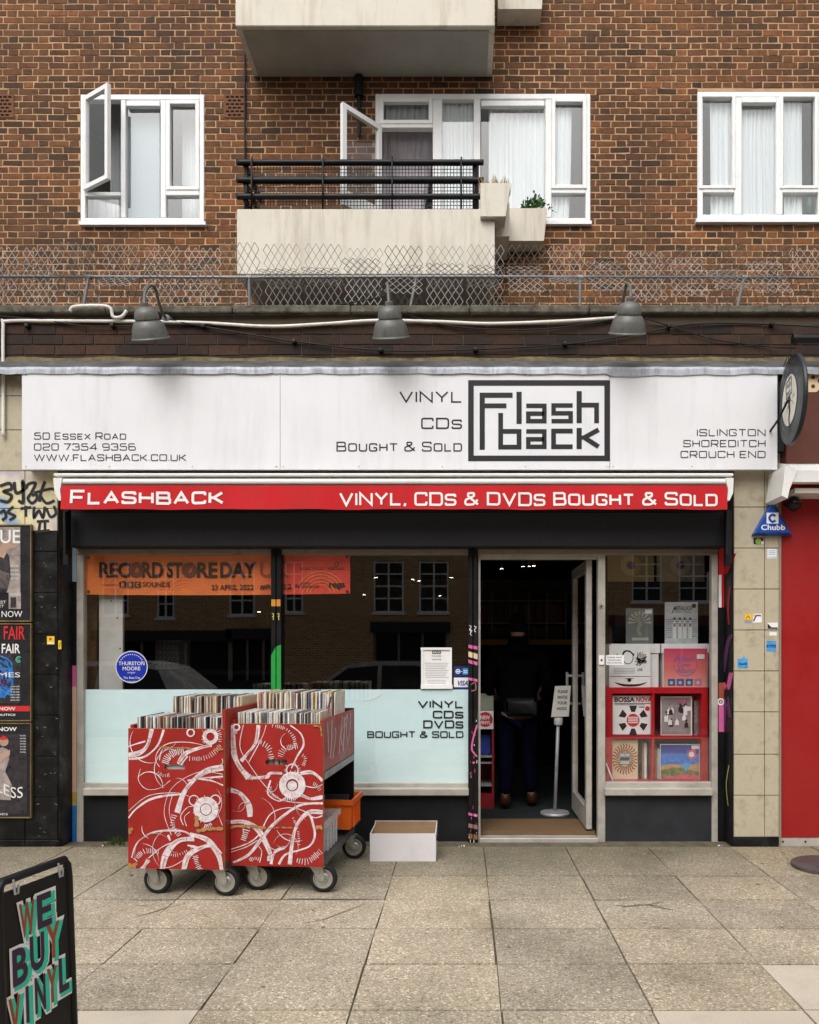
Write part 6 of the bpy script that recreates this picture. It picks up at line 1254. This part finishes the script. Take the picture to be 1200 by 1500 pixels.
# ------------------------------------------------------------------ pavement sign at the lower left
rt, lt = Vector(P(104,1262,0)), None
zt = .75; d1 = (CH-zt)*1200/(1258-955); d2 = (CH-zt)*1200/(1293-955)
A = Vector(((97-676)*d1/1200, d1-6, zt)); B = Vector(((0-676)*d2/1200, d2-6, zt)); ed = (A-B); wd = ed.length; ed.normalize()
nrm = Vector((ed.y,-ed.x,0)).normalized(); lean = nrm*.03
sb = thing('pavement_sign', 'black hinged pavement board painted with WE BUY VINYL at the lower left', 'sign', tuple((A+B)/2*Vector((1,1,0)) if False else ((A.x+B.x)/2,(A.y+B.y)/2,0)))
def pb(u, h, k=0, back=False):                              # u across (0 left, 1 right), h height in metres
    t = 1-h/zt; q = B+ed*(u*wd); l = lean*(t if not back else -t*1.0); return q+l+Vector((0,0,h-zt))+nrm*(k if not back else -k)
rT = .013; 
for bk in (False, True):
    b = MB(); pts = [pb(-.03,.0,0,bk), pb(-.03,zt-.06,0,bk), pb(-.015,zt-.02,0,bk), pb(.03,zt,0,bk), pb(.97,zt,0,bk), pb(1.015,zt-.02,0,bk), pb(1.03,zt-.06,0,bk), pb(1.03,.0,0,bk)]
    b.tube(pts, rT, 12); b.build('frame', m_iron, sb, True)
    b = MB(); b.prism([pb(.02,.10,-.004,bk), pb(.98,.10,-.004,bk), pb(.98,zt-.035,-.004,bk), pb(.02,zt-.035,-.004,bk)], nrm*.008*(1 if not bk else -1)); bo = b.build('board', M('blackboard', (.006,.006,.0065), .5, .3, 8, dirt=(.03,.03,.03), dscale=12, damt=.3), sb)
    if not bk: board = bo
def fbo(u, v, k=0): return tuple(pb(u, zt-v, .006+k))
b = MB()
m_in1, m_in2, m_teal = plain('chalk_rust', (.30,.07,.03), .6), plain('chalk_plum', (.045,.02,.05), .6), plain('chalk_teal', (.04,.55,.36), .6)
def word(s, u0, u1, v0, v1, cols, sk=0):
    n = len(s); w = (u1-u0)/n
    for i, ch in enumerate(s):
        a = u0+i*w; c = a+w*.86
        if ch == 'I': a, c = a+w*.28, a+w*.52
        j = random.uniform(-.004,.004); dv = sk*i
        textfit(b,ch,a-.03,c+.085,v0-.008+j+dv,v1+.020+j+dv,fbo,.0006+.0002*(i % 2),0,.13)
        textfit(b,ch,a+.02,c+.065,v0+.004+j+dv,v1+.014+j+dv,fbo,.0014+.0002*(i % 2),1,.085)
        textfit(b,ch,a,c,v0+j+dv,v1+j+dv,fbo,.0022,cols[i % len(cols)],.03)
word('WE',.22,.74,.085,.190,(2,3),-.008); word('BUY',.10,.86,.205,.315,(3,3,2),-.012); word('VINYL',.03,.97,.345,.455,(2,3,3,2,3),-.010); 
b.build('chalk_lettering', [m_card, m_teal, m_in1, m_in2], board)
for u in (.12,.80): b = MB(); b.tube([pb(u,zt-.0,.016), pb(u+.02,zt-.045,.016), pb(u+.07,zt-.045,.014), pb(u+.08,zt-.02,.014)],.0035,6); b.build('hinge_hook', m_galv, sb)
# round base plate at the right
pc = Vector(P(1212,1271,-.59)); pc.z = 0
b = MB(); b.lathe([(0,0),(.222,0),(.225,.004),(.225,.024),(.215,.030),(.03,.034),(.028,.10),(.022,.10),(.022,.04),(0,.04)], pc, n=56)
tag(b.build('parasol_base', M('base_plate', (.10,.085,.085), .5, .2, 12, metal=.3, bump=.15), None, 'angle'), 'round dark metal base plate on the paving at the right edge', 'parasol base')
# scraps against the shop front
LT = 'small scraps of litter at the foot of the shop front'
for (u, v) in ((672,1241),(680,1240),(676,1243),(1046,1240),(1049,1242),(160,1244)):
    c = P(u,v,.1); b = MB(); s_ = random.uniform(.008,.016); vs = [(c[0]+random.uniform(-s_,s_), -.02+random.uniform(-.02,.02), .004+random.uniform(0,.012)) for _ in range(5)]
    b.add(vs, [(0,1,2),(1,2,3),(2,3,4),(0,3,4)]); tag(b.build('paper_scrap', m_card), 'pale scrap of litter at the foot of the shop front', 'litter', LT)
b = MB()
for i in range(60):
    x = P(random.gauss(172,7),0,.1)[0]; y = .14+random.uniform(-.12,.05); h = random.uniform(.02,.06); dx = random.uniform(-.03,.03); b.add([(x-.005,y,.0),(x+.005,y,.0),(x+dx+.004,y-.02,h*.7),(x+dx,y-.03,h)],[(0,1,2,3)])
tag(b.build('weed', M('weed_leaf', (.08,.13,.03), .7, .4, 30)), 'small green weed at the foot of the left stall riser', 'plant')

# ------------------------------------------------------------------ across the street (seen reflected in the glass)
YO = -20.0
ob = thing('terrace_opposite', 'brown brick terrace across the street, seen reflected in the shop glass', 'building', (0,YO,0))
def brtex():
    m, n, l, b = newmat('terrace_brick'); tc = n.new('ShaderNodeTexCoord'); sx = n.new('ShaderNodeSeparateXYZ'); l.new(wpos(n), sx.inputs[0]); cb = n.new('ShaderNodeCombineXYZ'); l.new(sx.outputs[0], cb.inputs[0]); l.new(sx.outputs[2], cb.inputs[1])
    t = n.new('ShaderNodeTexBrick'); l.new(cb.outputs[0], t.inputs[0]); t.inputs['Color1'].default_value = (.50,.28,.12,1); t.inputs['Color2'].default_value = (.33,.19,.09,1); t.inputs['Mortar'].default_value = (.62,.48,.32,1); t.inputs['Scale'].default_value = 1; t.inputs['Brick Width'].default_value = .225; t.inputs['Row Height'].default_value = .075; t.inputs['Mortar Size'].default_value = .008
    l.new(t.outputs[0], b.inputs['Base Color']); b.inputs['Roughness'].default_value = .9; return m
SC = 46.15; vX = lambda px: (px-676)/SC; vZ = lambda py: CH+(VY-py)/SC
wins = [(545,590,820,896),(613,657,820,896),(413,440,820,896),(330,368,820,900),(222,248,828,904),(930,975,806,880),(1000,1045,806,880),(140,180,820,900),(740,785,815,892),(820,865,815,892)]
ops = [(vX(a),vX(c),vZ(e),vZ(d)) for a, c, d, e in wins]; ops2 = [(x0,x1,z0+2.9,z1+2.9) for x0,x1,z0,z1 in ops]
shops = [(vX(130),vX(330),0,vZ(938)),(vX(545),vX(655),0,vZ(925)),(vX(720),vX(880),0,vZ(915)),(vX(900),vX(1060),0,vZ(915)),(vX(330),vX(405),0,vZ(935))]
b = MB(); wallgrid(b, -26, 26, -.1, 9.5, YO, ops+ops2+shops); b.box(-26,26,YO-6,YO-.3,-.1,9.4); b.build('wall', brtex(), ob)
m_dg = M('dark_window_glass', (.02,.022,.025), .1, .3, 2)
for o in ops+ops2:
    b = MB(); x0,x1,z0,z1 = o; t = .055; yy = YO-.06
    for i in range(3): x = x0+(x1-x0-t)*i/2; b.box(x,x+t,yy,yy+.05,z0,z1)
    for z in (z0,z0+(z1-z0)*.26,z0+(z1-z0)*.5,z0+(z1-z0)*.74,z1-t): b.box(x0+t,x1-t,yy+.002,yy+.045,z,z+t*.8)
    b.box(x0-.06,x1+.06,YO-.02,YO+.06,z0-.08,z0)
    w = b.build('window', m_upvc, ob); b = MB(); b.quad((x0,yy-.02,z0),(x1,yy-.02,z0),(x1,yy-.02,z1),(x0,yy-.02,z1)); b.build('pane', m_dg, w)
for i, (x0,x1,z0,z1) in enumerate(shops):
    b = MB(); b.quad((x0,YO-.25,z0),(x1,YO-.25,z0),(x1,YO-.25,z1),(x0,YO-.25,z1)); b.box(x0-.1,x1+.1,YO,YO+.09,z1-.03,z1+.32,1); b.box(x0,x1,YO-.2,YO-.1,0,.5,1)
    for k in range(4): x = x0+(x1-x0-.07)*k/3; b.box(x,x+.07,YO-.2,YO-.12,.5,z1-.04,2)
    b.build('shop_front', [m_dg, M('shop_front_paint_%s' % ('abcde'[i]), ((.02,.03,.02),(.03,.03,.03),(.05,.03,.02),(.10,.02,.02),(.03,.03,.04))[i], .5), m_alud], ob)
def car(x, y, col, label):
    t = thing('parked_car', label, 'car', (x,y,-.16), 'cars parked along the kerb'); ORIG[t] = Vector((0,0,0)); L, hw = 2.05, .86
    b = MB(); pr = [(-L,.28),(-L-.02,.55),(-1.9,.78),(-1.0,.86),(1.55,.88),(L-.02,.80),(L,.5),(L-.05,.26)]
    for s in (0,): 
        n = len(pr); V = [(px,-hw,z) for px, z in pr]+[(px,-hw+.06,z+.02) for px, z in pr]; 
    b.prism([(px,-hw,z) for px, z in pr],(0,2*hw,0)); b.build('body', M('car_paint', col, .25, .05, 3, metal=.2, coat=.8), t)
    gh = [(-1.15,.87),(-.45,1.36),(-.1,1.42),(.75,1.42),(1.25,1.32),(1.75,.89)]; b = MB(); n = len(gh); wf = lambda z: hw-.05-(z-.87)*.36
    vs = [(px,-wf(z),z) for px, z in gh]+[(px,wf(z),z) for px, z in gh]; b.add(vs, [tuple(range(n)),tuple(range(2*n-1,n-1,-1))]+[(i,(i+1)%n,n+(i+1)%n,n+i) for i in range(n)]); b.build('roof', bpy.data.materials['car_paint'] if False else M('car_roof_paint', col, .25, .05, 3, metal=.2, coat=.8), t)
    b = MB()
    for s in (-1,1):
        for q in ([(-.95,.92),(-.42,1.30),(.1,1.35),(.1,.92)],[(.17,.92),(.17,1.35),(.75,1.35),(1.15,1.26),(1.35,.92)]): b.add([(px,s*(wf(z)+.004),z) for px, z in q],[(0,1,2,3) if len(q) == 4 else (0,1,2,3,4)])
    b.add([(-1.10,-.7,.91),(-1.10,.7,.91),(-.52,.58,1.33),(-.52,-.58,1.33)],[(0,1,2,3)]); b.build('window', m_dg, t)
    for wx in (-1.3,1.3):
        for s in (-1,1):
            b = MB(); b.lathe([(0,0),(.2,.0),(.21,.015),(.30,.015),(.31,.03),(.31,.19),(.0,.19)],(wx,s*(hw+.02),.31),(0,-s,0),28); b.build('wheel', [m_rubber], t, 'angle')
    for s in (-1,1): b = MB(); b.cbox(-L-.03,-L+.08,s*.62-.14,s*.62+.14,.55,.70,.02); b.build('headlight', m_card, t)
car(-1.55,-8.4,(.35,.35,.37),'grey hatchback parked at the kerb, reflected low in the second window')
car(-6.4,-8.4,(.5,.5,.52),'silver hatchback parked at the kerb, reflected low in the left window')
car(3.6,-8.4,(.30,.02,.02),'red hatchback parked at the kerb behind the viewer')
